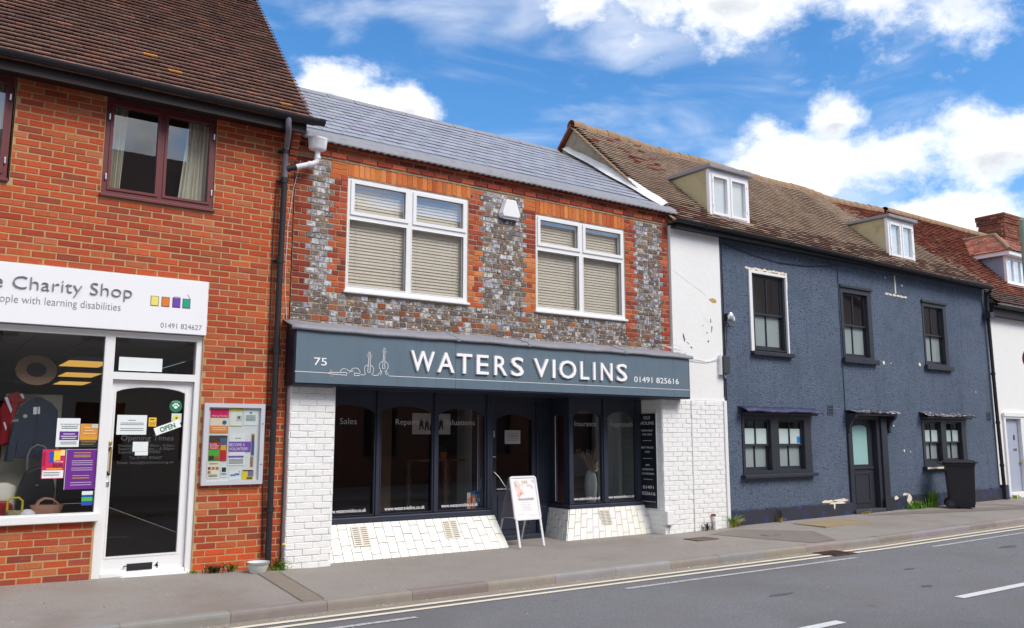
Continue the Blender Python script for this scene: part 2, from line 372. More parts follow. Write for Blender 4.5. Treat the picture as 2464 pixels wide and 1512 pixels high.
def txt(s_, x0, x1, zb, h, y, m, parent, depth=0, name='lettering', face='y', bold=0, exact=False, split=False):
    """a line of lettering on a wall facing -y (or -x), baseline zb, capital height h"""
    cu = bpy.data.curves.new('t', 'FONT'); cu.body = s_; cu.size = 1; cu.resolution_u = 3; cu.extrude = 0; cu.offset = bold
    ob = bpy.data.objects.new('t', cu); me = bpy.data.meshes.new_from_object(ob)
    P = [v.co.copy() for v in me.vertices]; F = [tuple(p.vertices) for p in me.polygons]
    bpy.data.objects.remove(ob); bpy.data.curves.remove(cu); bpy.data.meshes.remove(me)
    if not P: return None
    if split:      # one object per raised letter: glyph pieces that overlap in x belong together
        par = list(range(len(P)))
        def root(i):
            while par[i] != i: par[i] = par[par[i]]; i = par[i]
            return i
        for fc in F:
            for i in fc[1:]: par[root(i)] = root(fc[0])
        grp = {}
        for i in range(len(P)): grp.setdefault(root(i), []).append(i)
        gl = sorted([[min(P[i].x for i in v), max(P[i].x for i in v), set(v)] for v in grp.values()], key=lambda g: g[0]); mg = []
        for g_ in gl:
            if mg and g_[0] < mg[-1][1] - .02: mg[-1][1] = max(mg[-1][1], g_[1]); mg[-1][2] |= g_[2]
            else: mg.append(g_)
    else: mg = [[0, 0, set(range(len(P)))]]
    a = min(p.x for p in P); b = max(p.x for p in P); k = (x1 - x0) / (b - a)
    if exact: lo = min(p.y for p in P); hi = max(p.y for p in P)
    else: lo, hi = 0, .729
    kz = h / (hi - lo); P0, F0 = P, F; last = None
    def W_(p, d):
        u = x0 + (p.x - a) * k; z = zb + (p.y - lo) * kz
        return (u, y - d, z) if face == 'y' else (y - d, -u, z)
    for _, _, ids in mg:
        ix = {v: n for n, v in enumerate(sorted(ids))}; P = [P0[v] for v in sorted(ids)]; F = [tuple(ix[v] for v in fc) for fc in F0 if fc[0] in ix]
        mb = MB(); V = [W_(p, depth) for p in P]; mb.add(V, F)
        if depth:
            cnt = {}
            for fc in F:
                for i in range(len(fc)):
                    e = (fc[i], fc[(i + 1) % len(fc)]); cnt[tuple(sorted(e))] = None if tuple(sorted(e)) in cnt else e
            n = len(V); mb.v += [W_(p, 0) for p in P]
            for e in cnt.values():
                if e: mb.f.append([e[1], e[0], n + e[0], n + e[1]]); mb.c.append(None)
        last = mb.build(name, m, parent)
    return last
def arc(x0, x1, zs, zc, n=12):           # points of a low arch from (x0,zs) over crown zc to (x1,zs)
    out = []
    for i in range(n + 1):
        t = i / n; out.append((x0 + (x1 - x0) * t, zs + (zc - zs) * (1 - (2 * t - 1) ** 2) ** .7))
    return out
def rect(name, m, parent, x0, x1, z0, z1, y, d=.0015):
    return MB().box(x0, x1, y - d, y, z0, z1).build(name, m, parent)
def sheet(name, label, cat, x0, x1, z0, z1, y, m, blocks=(), texts=(), lines=(), group=None, d=.0015):
    """a flat printed sheet facing the street with its printed blocks"""
    o = rect(name, m, None, x0, x1, z0, z1, y, d); tag(o, label, cat, group)
    w, h = x1 - x0, z1 - z0; k = d
    for (a, b, e, f, mm) in blocks:
        k += .0007; MB().box(x0 + a * w, x0 + b * w, y - k - .0006, y - k + .0003, z0 + e * h, z0 + f * h).build('print_block', mm, o)
    k += .0009
    for (s_, a, b, e, f, mm) in texts: txt(s_, x0 + a * w, x0 + b * w, z0 + e * h, f * h, y - k - .001, mm, o, name='letter' if len(s_) < 7 else 'lettering', split=len(s_) < 7)
    for (a, b, e, mm) in lines: MB().box(x0 + a * w, x0 + b * w, y - k - .0012, y - k - .0004, z0 + e * h, z0 + e * h + .006).build('text_line', mm, o)
    return o
def lerp(pts, x):
    if x <= pts[0][0]: return pts[0][1]
    for (a, b), (c_, d) in zip(pts, pts[1:]):
        if x <= c_: return b + (d - b) * (x - a) / (c_ - a)
    return pts[-1][1]
def struct(o): o['kind'] = 'structure'; return o
# ================================================================ the setting: ground, road, pavement, kerb
GZ = [(-20, .05), (.8, .035), (2.6, 0), (4, -.05), (10, -.04), (12, -.005), (21, .065), (60, .45)]
rise = lambda x: .01 * max(0, x - 12)
def pav(x, y):
    t = min(1, max(0, (y + 2.2) / 2.2)); return (-.05 + rise(x)) * (1 - t) + lerp(GZ, x) * t
def road(x, y):
    t = min(1, max(0, (-2.3 - y) / 3)); return -.145 + rise(x) + .0 * t
def gsheet(x0, x1, ys, zf, dz, step=.5, thick=0):
    mb = MB(); n = max(1, int((x1 - x0) / step)); m_ = len(ys); vs_ = []
    for i in range(n + 1):
        x = x0 + (x1 - x0) * i / n
        for y in ys: vs_.append((x, y, zf(x, y) + dz))
    return mb.add(vs_, [(i * m_ + j, (i + 1) * m_ + j, (i + 1) * m_ + j + 1, i * m_ + j + 1) for i in range(n) for j in range(m_ - 1)])
m_pave = mat('aged_footway_asphalt', C(156, 149, 143), .92, .06, 1.6, .55, 260, spots=[(70, .54, .68, C(112, 104, 102), .6), (95, .58, .70, C(222, 214, 206), .6), (150, .55, .70, C(110, 102, 100), .4), (1.1, .5, .75, C(138, 128, 124), .6), (18, .66, .70, C(96, 88, 84), .6), (.6, .5, .7, C(140, 126, 116), .6)])
m_road = mat('carriageway_asphalt', C(125, 125, 130), .9, .08, 1.2, .6, 240, spots=[(45, .52, .66, C(82, 81, 87), .7), (60, .57, .68, C(178, 176, 178), .6), (140, .55, .70, C(84, 83, 92), .4), (.9, .48, .72, C(122, 119, 116), .7), (5, .62, .74, C(92, 90, 92), .5), (.35, .5, .66, C(112, 110, 112), .6)], stretch=(.8, 1.3, 1))
m_chan = mat('gutter_channel_asphalt', C(150, 141, 130), .92, .09, 3, .5, 200, spots=[(120, .55, .7, C(110, 102, 94), .5)])
m_kerb = mat('kerb_concrete', (1, 1, 1, 1), .9, .10, 6, .4, 120, attr=True, spots=[(90, .58, .7, C(104, 98, 92), .4)])
m_line = mat('worn_road_paint', C(226, 217, 196), .8, .06, 12, .2, 150, spots=[(40, .60, .70, C(140, 132, 122), .6)])
m_wline = mat('white_road_paint', C(214, 216, 216), .8, .06, 12, .2, 150, spots=[(40, .60, .70, C(130, 130, 134), .6)])
m_ghost = mat('worn_out_road_paint', C(190, 189, 192), .9, .06, 12, .2, 150, spots=[(34, .45, .58, C(148, 147, 150), .9)])
m_earth = mat('far_ground', C(120, 112, 100), .95, .1, .2)
g = struct(MB().add([(-300, -300, -.6), (400, -300, -.6), (400, 300, -.6), (-300, 300, -.6)], [(0, 1, 2, 3)]).build('ground', m_earth))
struct(gsheet(-20, 60, [-9.0, -8, -7, -5.5, -4.3, -3.4, -2.6, -2.07], road, 0).build('road', m_road))
struct(gsheet(-20, 60, [-2.385, -2.1], road, .004).build('road_channel', m_chan))
struct(gsheet(-20, 60, [-2.095, -1.5, -.8, -.2, .1, 1.2], pav, 0).build('pavement', m_pave))
struct(gsheet(-20, 60, [-13.9, -9.05], lambda x, y: -.04 + rise(x), 0).build('far_pavement', m_pave))
R = random.Random(3)
kerb = struct(bpy.data.objects.new('kerb', None)); put(kerb, None, (10, -2.25, -.2))
items = []; x = -2.16
while x < 27:
    L = .914; za = pav(x + .45, -2.2) + .002 + R.uniform(-.003, .003); c = C(*R.choice([(150, 144, 146), (142, 138, 142), (140, 130, 126), (148, 138, 132), (152, 148, 150)]))
    items.append((Mx(x + .002, x + L - .002, -2.215, -2.09, za - .22, za, Matrix.Rotation(-.010 if x > 12 else 0, 4, 'Y')), vary(c, R, .08))); x += L
kb = MB(); p = [(-.5, .5, -.5), (-.5, .5, .5), (-.5, -.34, .5), (-.5, -.46, .44), (-.5, -.5, .34), (-.5, -.5, -.5)]
kb.loft(p, [(.5, b, c) for a, b, c in p], (1, 1, 1, 1)); kb.f = [f[::-1] for f in kb.f]
pieces(kerb, 'kerb_stone', items, m_kerb, [kb])
struct(gsheet(-20, 60, [-9.15, -9.0], lambda x, y: -.035 + rise(x), 0).build('far_kerb', m_chan))
for y0, y1, nm in [(-2.478, -2.400, 'double_yellow_line'), (-2.66, -2.585, 'double_yellow_line')]:
    for a, b in [(-6, 10.62), (11.14, 27)]: struct(gsheet(a, b, [y0, y1], road, .006).build(nm, m_line))
for a, b in [(2.4, 3.9), (6.5, 10.75), (12.7, 17.5)]: struct(gsheet(a, b, [-2.96, -2.89], road, .005).build('worn_edge_line', m_ghost))
for a, b in [(.8, 3.0), (4.9, 6.95), (8.98, 11.0), (13.0, 15.0)]: struct(gsheet(a, b, [-5.33, -5.22], road, .006).build('centre_line_dash', m_wline))
# footway repairs: a filled trench and two darker patches
m_trench = mat('trench_fill', C(142, 130, 119), .95, .1, 5, .5, 180, spots=[(120, .55, .7, C(104, 92, 80), .5)])
m_pdark = mat('dark_patch_asphalt', C(132, 123, 117), .95, .1, 4, .5, 180, spots=[(120, .55, .7, C(84, 78, 76), .6)])
mb = MB(); q4 = [(3.27, -.30), (3.52, -.32), (3.34, -2.09), (3.12, -2.09)]; mb.add([(a, b, pav(a, b) + .004) for a, b in q4], [(0, 3, 2, 1)]); struct(mb.build('pavement_trench', m_trench))
for q4 in ([(3.265, -.3), (3.285, -.3), (3.135, -2.09), (3.115, -2.09)], [(3.515, -.3), (3.53, -.3), (3.35, -2.09), (3.335, -2.09)]):
    struct(MB().add([(a, b, pav(a, b) + .007) for a, b in q4], [(0, 3, 2, 1)]).build('trench_joint', m_pdark))
def blob(name, m, pts, dz):
    mb = MB(); n = 5
    c = (sum(p[0] for p in pts) / len(pts), sum(p[1] for p in pts) / len(pts))
    mb.add([(c[0], c[1], pav(*c) + dz)] + [(a, b, pav(a, b) + dz) for a, b in pts], [(0, i + 1, (i + 1) % len(pts) + 1) for i in range(len(pts))])
    return struct(mb.build(name, m))
blob('pavement_patch', m_pdark, [(10.5, -.5), (11.3, -.3), (12.2, -1.2), (11.6, -2.05), (11.0, -2.07), (10.7, -1.3)], .005)
blob('pavement_patch', m_pdark, [(15.0, -.28), (16.4, -.32), (19.5, -1.1), (21.5, -1.5), (19.5, -1.55), (16.5, -.8)], .005)
# grit washed along the gutter and the wall foot, and a few oily stains
m_grit = mat('grit', (1, 1, 1, 1), .9, .1, 30, attr=True); R = random.Random(8); mb = MB()
for i in range(1500):
    x = R.uniform(.5, 22); k = R.random()
    if k < .5: y = -2.22 - abs(R.gauss(0, .06)); z = road(x, y) + .004
    elif k < .7: y = R.uniform(-5.5, -2.4); z = road(x, y)
    elif k < .85: y = R.uniform(-2.05, -.2); z = pav(x, y)
    else: y = -.12 - abs(R.gauss(0, .05)); z = pav(x, y)
    s_ = R.uniform(.003, .009); a = R.uniform(0, 3); c_ = vary(C(*R.choice([(190, 182, 170), (120, 112, 104), (90, 84, 80), (150, 120, 80), (210, 206, 200)])), R, .15)
    mb.add([(x + s_ * math.cos(a + j * 1.57), y + s_ * math.sin(a + j * 1.57) * 1.2, z) for j in range(4)] + [(x, y, z + s_ * .8)], [(0, 1, 4), (1, 2, 4), (2, 3, 4), (3, 0, 4)], c_)
o = mb.build('grit', m_grit, kind='stuff'); tag(o, 'scattered small grit along the gutter and pavement', 'grit')
m_stain = mat('oil_stain', C(96, 95, 99), .8, .1, 20, .5, 90)
for x, y, a, b in [(13.6, -3.6, .30, .09), (14.9, -3.75, .10, .05), (5.2, -4.6, .18, .06), (7.6, -4.1, .22, .05), (9.4, -4.7, .12, .05), (10.4, -3.9, .16, .05)]:
    pts = [(x + a * math.cos(k * .52) * R.uniform(.6, 1.1), y + b * math.sin(k * .52) * R.uniform(.6, 1.1)) for k in range(12)]
    struct(MB().add([(x, y, road(x, y) + .004)] + [(u, v, road(u, v) + .004) for u, v in pts], [(0, i + 1, (i + 1) % 12 + 1) for i in range(12)]).build('road_stain', m_stain))
# covers
m_cover = mat('rusty_cast_iron', C(112, 92, 84), .7, .15, 18, .4, 60, metal=.3)
m_grate = mat('drain_iron', C(92, 70, 60), .7, .15, 18, .4, 60, metal=.4)
m_ycover = mat('yellowed_concrete_cover', C(160, 142, 112), .9, .1, 12, .5, 120)
def cover(name, label, x0, x1, y0, y1, m, cells, inset=.02):
    zc = pav((x0 + x1) / 2, (y0 + y1) / 2)
    t = thing(name, label, 'cover', ((x0 + x1) / 2, (y0 + y1) / 2, zc))
    f = MB()
    for a, b, c_, d in [(x0, x1, y0, y0 + inset), (x0, x1, y1 - inset, y1), (x0, x0 + inset, y0 + inset, y1 - inset), (x1 - inset, x1, y0 + inset, y1 - inset)]: f.box(a, b, c_, d, zc - .01, zc + .012)
    f.build('frame', m, t)
    nx, ny = cells; w = (x1 - x0 - 2 * inset) / nx; h = (y1 - y0 - 2 * inset) / ny
    for i in range(nx):
        for j in range(ny):
            MB().box(x0 + inset + i * w + .006, x0 + inset + (i + 1) * w - .006, y0 + inset + j * h + .006, y0 + inset + (j + 1) * h - .006, zc - .01, zc + .010).build('plate', m, t, bev=.003)
cover('inspection_cover', 'small brown iron cover in pavement before the white brick wall', 9.72, 10.18, -.98, -.68, m_cover, (1, 1))
cover('cable_chamber_cover', 'long yellowish cable chamber cover in pavement before the dark blue house', 12.75, 14.1, -1.05, -.38, m_ycover, (3, 2))
cover('stop_valve_cover', 'tiny dark iron cover in the dark pavement patch', 11.05, 11.35, -1.22, -1.05, m_pdark, (1, 1), .015)
cover('water_meter_cover', 'small dark cover in pavement near the grey front door', 20.3, 20.7, -1.0, -.8, m_pdark, (1, 1), .015)
t = thing('drain_grate', 'rusty iron road drain grate breaking the double yellow lines', 'drain', (10.88, -2.5, road(10.88, -2.5)))
zc = road(10.9, -2.5) + .008
f = MB(); [f.box(a, b, c_, d, zc - .02, zc + .006) for a, b, c_, d in [(10.63, 11.13, -2.7, -2.66), (10.63, 11.13, -2.34, -2.31), (10.63, 10.66, -2.66, -2.34), (11.10, 11.13, -2.66, -2.34)]]; f.build('frame', m_grate, t)
MB().box(10.66, 11.10, -2.66, -2.34, zc - .012, zc - .010).build('pit', flat(16, 14, 14), t)
for i in range(8): MB().obox(Matrix.Translation((10.69 + i * .053, -2.5, zc - .004)) @ Matrix.Rotation(.35, 4, 'Z'), .024, .31, .016).build('bar', m_grate, t)

# ================================================================ the charity shop: red brick, left
b1 = thing('charity_shop', 'red brick shop with brown tiled roof at the left edge', 'building', (1.0, 0, 0))
up = [(1.425, 2.65, 4.175, 5.33), (-.72, .545, 4.175, 5.33)]
holes = up + [(-1.9, 1.60, .64, 2.68), (1.60, 2.62, -.2, 2.68)]
b1w = MB().panel(-2.2, 3.628, -.2, 5.40, .0045, .32, holes).build('wall', m_mortar1, b1)
R = random.Random(5)
pal = [(190, 84, 48), (182, 76, 43), (196, 96, 56), (172, 74, 47), (158, 74, 52), (186, 106, 68), (170, 68, 43), (188, 82, 45), (180, 90, 58), (192, 90, 50), (184, 78, 43)]
items = []
bh = up + [(-1.92, 1.585, .62, 2.70), (1.585, 2.625, -.2, 2.70), (-1.88, 2.6, 2.72, 3.25)]
for a, b, za, zb, i in courses(-2.2, 3.64, -.06, 5.34, .0752, .231, .0125, bh, R):
    c = vary(tuple(v * .97 for v in C(*R.choice(pal))), R, .12)
    if za < .45 and R.random() < .3 * (1 - za / .45): c = vary(C(150, 70, 56), R, .2)
    if za < .2 and 2.5 < a < 3.3: c = vary(C(206, 84, 40), R, .1)
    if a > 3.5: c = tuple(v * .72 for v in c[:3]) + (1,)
    y = R.uniform(-.0025, .0015); items.append((Mx(a, b, y, y + .03, za, zb), c))
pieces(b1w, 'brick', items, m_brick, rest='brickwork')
items = []        # stepped corbel carrying the eaves at the party wall
for i in range(6):
    z = 4.98 + i * .0752; yf = -.03 - .045 * i
    items.append((Mx(3.535, 3.642, yf, .05, z + .005, z + .0695), vary(C(182, 78, 52), R, .15)))
    MB().box(3.545, 3.636, yf + .012, .05, z - .005, z + .005).build('mortar_joint', m_mortar1, b1w)
pieces(b1w, 'corbel_brick', items, m_brick)
MB().prism([(.05, 5.40), (2.38, 8.22), (4.7, 5.40)], 'x', 3.56, 3.63).build('gable_wall', m_mortar1, b1)
MB().box(3.56, 3.638, .33, 4.7, -.2, 5.40).build('side_wall', m_mortar1, b1)
rf = MB().add([(-2.2, -.30, 5.385), (3.76, -.30, 5.385), (3.76, 2.385, 8.29), (-2.2, 2.385, 8.29), (3.76, 5.1, 5.385), (-2.2, 5.1, 5.385)], [(0, 1, 2, 3), (3, 2, 4, 5)]).build('roof', m_dark, b1)
tp = [(116, 84, 74), (108, 78, 70), (126, 88, 74), (104, 76, 70), (130, 94, 84), (116, 90, 80)]
def tcol(x, s, R):
    if R.random() < .05: return vary(C(146, 98, 84), R)
    if R.random() < .0015: return vary(C(196, 132, 60), R)
    return vary(C(*R.choice(tp)), R, .08)
roof(rf, 'roof_tile', -2.25, 3.78, -.33, 5.355, 2.385, 8.295, .166, .1, .016, tcol, m_tile, seed=4, lift=.004, step=.032)
for i in range(22):
    x0 = -2.25 + i * .275
    MB().rings([[(x, 2.385 + .13 * math.cos(a), 8.27 + .13 * math.sin(a)) for a in [RD(v) for v in range(-10, 191, 25)]] for x in (x0, x0 + .272)], closed=False, cap=False).build('ridge_tile', mat('ridge_clay', C(146, 92, 74), .9, .15, 12) if i == 0 else bpy.data.materials['ridge_clay'], rf, smooth=True)
MB().box(-2.2, 3.66, -.30, -.275, 5.27, 5.40).build('fascia_board', m_dark, b1)
MB().box(-2.2, 3.53, -.275, .008, 5.325, 5.345).build('soffit', m_dark, b1)
def gutter(parent, pts, r, m, name='gutter'):
    mb = MB(); A = [RD(180 + 15 * k) for k in range(13)]; rs = []
    for (x, y, z) in pts: rs.append([(x, y + r * math.cos(a), z + r * math.sin(a)) for a in A] + [(x, y + (r - .006) * math.cos(a), z + (r - .006) * math.sin(a)) for a in A[::-1]])
    return mb.rings(rs).build(name, m, parent, smooth=True)
gt = gutter(b1, [(-2.2, -.372, 5.455), (3.86, -.372, 5.438)], .062, m_black)
for x in (-.4, .42, 1.36, 2.42, 3.14, 3.78): gutter(gt, [(x, -.372, 5.448), (x + .07, -.372, 5.448)], .069, m_black, 'gutter_joint')
dp = MB().tube([(3.40, -.372, 5.40), (3.40, -.372, 5.30), (3.42, -.33, 5.23), (3.47, -.15, 5.15), (3.48, -.085, 5.07), (3.48, -.085, 4.66)], .036, 12).build('downpipe', m_greypipe, b1, smooth=True)
MB().tube([(3.48, -.085, 4.68), (3.465, -.085, 3.5), (3.462, -.085, 1.6), (3.462, -.085, .02)], .036, 12).build('pipe_length', m_black, dp, smooth=True)
for z in (5.06, 4.68, 3.66, 2.55, 1.86, .66):
    MB().lathe([(.043, z - .035), (.043, z + .035)], 3.474 if z > 4 else 3.463, -.085, 12).build('pipe_collar', m_black, dp, smooth=True)
    MB().box(3.40, 3.53, -.055, 0.0, z - .012, z + .012).build('pipe_clip', m_black, dp)
MB().tube([(3.40, -.02, 4.6), (3.385, -.018, 3.9), (3.39, -.02, 2.9), (3.40, -.02, 1.8), (3.375, -.02, 1.3), (3.395, -.02, .7), (3.41, -.02, .15)], .006, 6).build('black_cable', m_black, b1, smooth=True)
MB().tube([(3.70, -.03, 5.0), (3.62, -.012, 4.6), (3.57, -.012, 4.1), (3.56, -.012, 3.4), (3.60, -.012, 2.95)], .003, 5).build('white_cable', m_wplastic, b1, smooth=True)

def casement(parent, x0, x1, z0, z1, panes, m, gm, yf=.02):
    o = MB().panel(x0, x1, z0, z1, yf, yf + .07, panes).build('window', m, parent, bev=.004)
    for p in panes:
        MB().panel(p[0] - .03, p[1] + .03, p[2] - .03, p[3] + .03, yf - .012, yf + .0, [p]).build('casement_frame', m, o, bev=.003)
        MB().box(p[0] - .01, p[1] + .01, yf + .03, yf + .036, p[2] - .01, p[3] + .01).build('pane', gm, o)
    return o
for dx, nm in ((0, 0), (-2.13, 1)):
    w = casement(b1, 1.428 + dx, 2.648 + dx, 4.178, 5.325, [(1.512 + dx, 1.99 + dx, 4.28, 5.245), (2.10 + dx, 2.578 + dx, 4.28, 5.245)], m_maroon, m_glass_up)
    MB().box(1.41 + dx, 2.665 + dx, -.035, .03, 4.16, 4.195).build('sill', m_maroon, w, bev=.006)
    for x in (1.466 + dx, 2.622 + dx):
        for z in (4.36, 5.06): MB().box(x - .008, x + .008, -.006, .01, z, z + .07).build('hinge', m_silver, w, bev=.002)
    MB().box(1.2 + dx, 2.9 + dx, .95, 1.0, 4.0, 5.4).build('room_back', m_dkint, b1)
def curtain(x0, x1, x0b, x1b, z0, z1, y, label):
    mb = MB(); n = 40; A = []
    for zt in range(9):
        t = zt / 8; a = x0 + (x0b - x0) * t; b = x1 + (x1b - x1) * t; z = z1 + (z0 - z1) * t
        A.append([(a + (b - a) * i / n, y + .022 * math.sin(i * .95) + .008 * math.sin(i * 2.3 + t), z) for i in range(n + 1)])
    tag(mb.rings(A, closed=False, cap=False).build('curtain', m_curtain, None, smooth=True), label, 'curtain', 'curtains behind the maroon window')
curtain(1.495, 1.68, 1.49, 1.635, 4.2, 5.3, .16, 'cream curtain at the left side of the maroon upper window')
curtain(2.36, 2.60, 2.27, 2.60, 4.2, 5.3, .16, 'cream curtain at the right side of the maroon upper window')
curtain(.28, .52, .30, .50, 4.2, 5.3, .16, 'cream curtain in the cut-off maroon window at the left edge')

# ---- shopfront of the charity shop
sf = MB().panel(-1.9, 1.685, .60, 2.668, .03, .11, [(-1.8, 1.585, .71, 2.60)]).build('shopfront_frame', m_white, b1, bev=.004)
MB().box(-1.8, 1.585, .062, .070, .71, 2.60).build('shop_pane', m_glass_shop, sf)
MB().box(-1.95, 1.63, -.075, .04, .622, .708).build('sill', m_white, sf, bev=.008)
df = MB().panel(1.59, 2.63, -.03, 2.668, .028, .14, [(1.686, 2.556, -.1, 2.136), (1.686, 2.556, 2.216, 2.602)]).build('door_frame', m_white, b1, bev=.004)
MB().box(1.68, 2.56, .062, .070, 2.21, 2.61).build('fanlight', m_glass_shop, df)
gx0, gx1 = 1.738, 2.47
leaf = MB().panel(1.69, 2.552, .02, 2.132, .085, .13, [(gx0, gx1, .225, 2.06)])
ap = arc(gx0, gx1, 2.0, 2.058)
leaf.prism([(gx0, 2.0599)] + ap + [(gx1, 2.0599)], 'y', .0855, .129)
door = leaf.build('door', m_white, b1, bev=.003)
MB().box(gx0 - .01, gx1 + .01, .104, .11, .215, 2.058).build('door_pane', m_glass_shop, door)
MB().panel(gx0 - .018, gx1 + .018, .207, 2.0, .079, .0845, [(gx0, gx1, .225, 2.01)]).build('glazing_bead', m_white, door, bev=.002)
MB().box(1.69, 2.553, .035, .10, .012, .06).build('weather_board', m_white, door, bev=.006)
MB().box(1.958, 2.22, .078, .0845, .064, .138).build('letterbox', m_black, door, bev=.002)
MB().box(1.985, 2.195, .074, .079, .085, .12).build('letterbox_flap', m_black, door, bev=.002)
MB().tube([(1.955, .06, .115), (1.93, .06, .12), (1.92, .06, .105)], .006, 6).build('letterbox_hook', m_black, door)
txt('4', 2.243, 2.283, .072, .066, .083, m_ink, door, .002, 'door_number', bold=.012)
MB().tube([(1.715, .08, 1.375), (1.715, .035, 1.37), (1.712, .033, 1.12), (1.712, .08, 1.115)], .011, 8).build('door_handle', m_brass, door, smooth=True)
for z in (1.375, 1.115): MB().box(1.693, 1.730, .072, .0845, z - .02, z + .02).build('handle_plate', m_black, door, bev=.002)
MB().lathe([(.02, 1.425), (.024, 1.443), (.014, 1.462)], 1.708, .078, 10).build('lock_cylinder', m_brass, door, smooth=True)
MB().box(1.692, 1.728, .079, .0846, .968, 1.03).build('key_plate', m_silver, door, bev=.002)
MB().box(1.60, 2.62, -.02, .2, -.06, .012).build('threshold', m_white, b1, bev=.004)
# interior of the charity shop
m_ceil = mat('ceiling_tile', C(228, 220, 212), .9, .03, 4)
m_cwall = mat('shop_interior_wall', C(104, 82, 74), .9, .1, 2)
m_floor = mat('shop_carpet', C(110, 100, 96), .95, .1, 4)
room = MB()
room.box(-2.0, 3.5, 12, 12.1, 0, 2.74); room.box(-2.1, -2.0, .32, 12, 0, 2.74); room.box(3.5, 3.55, .33, 12, 0, 2.74)
room.build('interior_wall', m_cwall, b1)
MB().box(-2.0, 3.5, .32, 12, -.05, -.01).build('shop_floor', m_floor, b1)
ceil = MB().box(-2.0, 3.5, .32, 12, 2.75, 2.80).build('ceiling', m_dkint, b1)
for i in range(9):
    for j in range(19): MB().box(-2.0 + i * .61, -2.0 + i * .61 + .597, .34 + j * .61, .34 + j * .61 + .597, 2.735, 2.752).build('ceiling_tile', m_ceil, ceil)
MB().box(-1.85, 1.55, .12, 1.0, .60, .64).build('window_bed', m_dkint, b1)
m_lamp = emat('warm_light_panel', C(240, 186, 90), .75)
for k, (x, y) in enumerate([(2.06, 4.9), (2.36, 7.6), (2.6, 10.4)]):
    t = thing('ceiling_light', ['nearest lit yellow ceiling light panel inside the charity shop', 'middle lit yellow ceiling light panel inside the charity shop', 'farthest lit yellow ceiling light panel inside the charity shop'][k], 'ceiling light', (x, y, 2.68), 'ceiling lights in the charity shop')
    MB().box(x - .32, x + .32, y - .62, y + .62, 2.665, 2.734).build('housing', m_white, t)
    MB().box(x - .29, x + .29, y - .59, y + .59, 2.658, 2.6645).build('diffuser', m_lamp, t)
t = thing('spotlight', 'small grey track spotlight hanging at the top of the shop window', 'spotlight', (.62, .5, 2.5))
MB().tube([(.3, .55, 2.70), (.95, .55, 2.70)], .012, 6).build('track', m_greypipe, t); MB().tube([(.62, .55, 2.70), (.62, .55, 2.63)], .008, 6).build('stem', m_greypipe, t)
MB().lathe([(.025, 2.64), (.03, 2.58), (.036, 2.53), (.036, 2.525)], .62, .55, 12).build('lamp_head', m_greypipe, t, smooth=True)

# ---- fascia sign of the charity shop
m_sgn1 = mat('white_sign_panel', C(238, 238, 244), .45, .015, 3)
m_gl = mat('brushed_grey_letters', C(140, 142, 150), .4, .06, 20, metal=.5)
s1 = thing('shop_sign', 'white charity shop fascia sign with grey lettering and four coloured squares', 'sign', (.8, -.03, 2.67))
MB().box(-1.9, 2.632, -.062, .006, 2.674, 3.302).build('board', m_sgn1, s1, bev=.003)
txt('The Charity Shop', .235, 1.805, 3.035, .142, -.062, m_gl, s1, .016, 'raised_letter', bold=-.018, split=True)
txt('people with learning disabilities', .455, 1.698, 2.882, .088, -.062, m_gl, s1, .004, 'lettering', bold=-.014)
txt('01491 824627', 2.125, 2.577, 2.728, .062, -.062, flat(96, 98, 104), s1, .002, 'telephone_number', bold=-.006)
for x0, c in ((2.003, (236, 222, 110)), (2.119, (222, 122, 46)), (2.237, (112, 62, 176)), (2.348, (30, 160, 130))):
    f = MB().panel(x0, x0 + .088, 2.968, 3.082, -.0635, -.0622, [(x0 + .009, x0 + .079, 2.979, 3.072)]).build('square_outline', flat(70, 66, 70), s1)
    MB().box(x0 + .006, x0 + .082, -.068, -.062, 2.975, 3.076).build('coloured_square', flat(*c), s1, bev=.002)
MB().tube([(2.43, -.066, 3.08), (2.40, -.066, 3.135)], .0018, 5).build('square_tail', m_ink, s1)
MB().tube([(2.24, -.066, 3.082), (2.27, -.066, 3.094), (2.31, -.066, 3.092), (2.325, -.066, 3.08)], .0018, 5).build('square_tail', m_ink, s1)

# ---- papers in the charity shop's door and window
YP = .060; PU = flat(98, 40, 140); WH = m_paper; GY = flat(120, 124, 130)
sheet('notice', 'blank white strip of paper in the pane above the shop door', 'paper', 1.74, 2.195, 2.236, 2.386, YP, WH)
def lns(a, b, zs): return [(a, b, z, GY) for z in zs]
sheet('notice', 'wide white printed notice on the glass door', 'paper', 1.768, 2.077, 1.531, 1.747, .103, WH, lines=lns(.12, .9, (.58, .50, .30, .2)) + lns(.38, .62, (.72,)))
sheet('cctv_sticker', 'small yellow CCTV warning sticker on the shop door', 'sticker', 2.095, 2.178, 1.622, 1.722, .103, flat(238, 190, 60), [(.18, .72, .72, .82, m_ink), (.0, 1, .42, .44, m_ink)], [('CCTV', .15, .85, .14, .22, m_ink)])
st = tag(MB().prism([(2.378 + .07 * math.cos(a * math.pi / 16), 1.854 + .07 * math.sin(a * math.pi / 16)) for a in range(32)], 'y', .1015, .103).build('dog_sticker', flat(24, 120, 84)), 'round green dogs welcome sticker with white paw print on the door', 'sticker')
paw = MB()
for (dx, dz, rx, rz) in [(0, -.012, .020, .016), (-.028, .008, .009, .012), (-.010, .024, .009, .013), (.012, .024, .009, .013), (.029, .008, .009, .012)]:
    paw.prism([(2.378 + dx + rx * math.cos(a * math.pi / 6), 1.854 + dz + rz * math.sin(a * math.pi / 6)) for a in range(12)], 'y', .1000, .1012)
paw.build('paw_print', m_wink, st)
txt('DOGS WELCOME', 2.335, 2.421, 1.900, .010, .1005, m_wink, st)
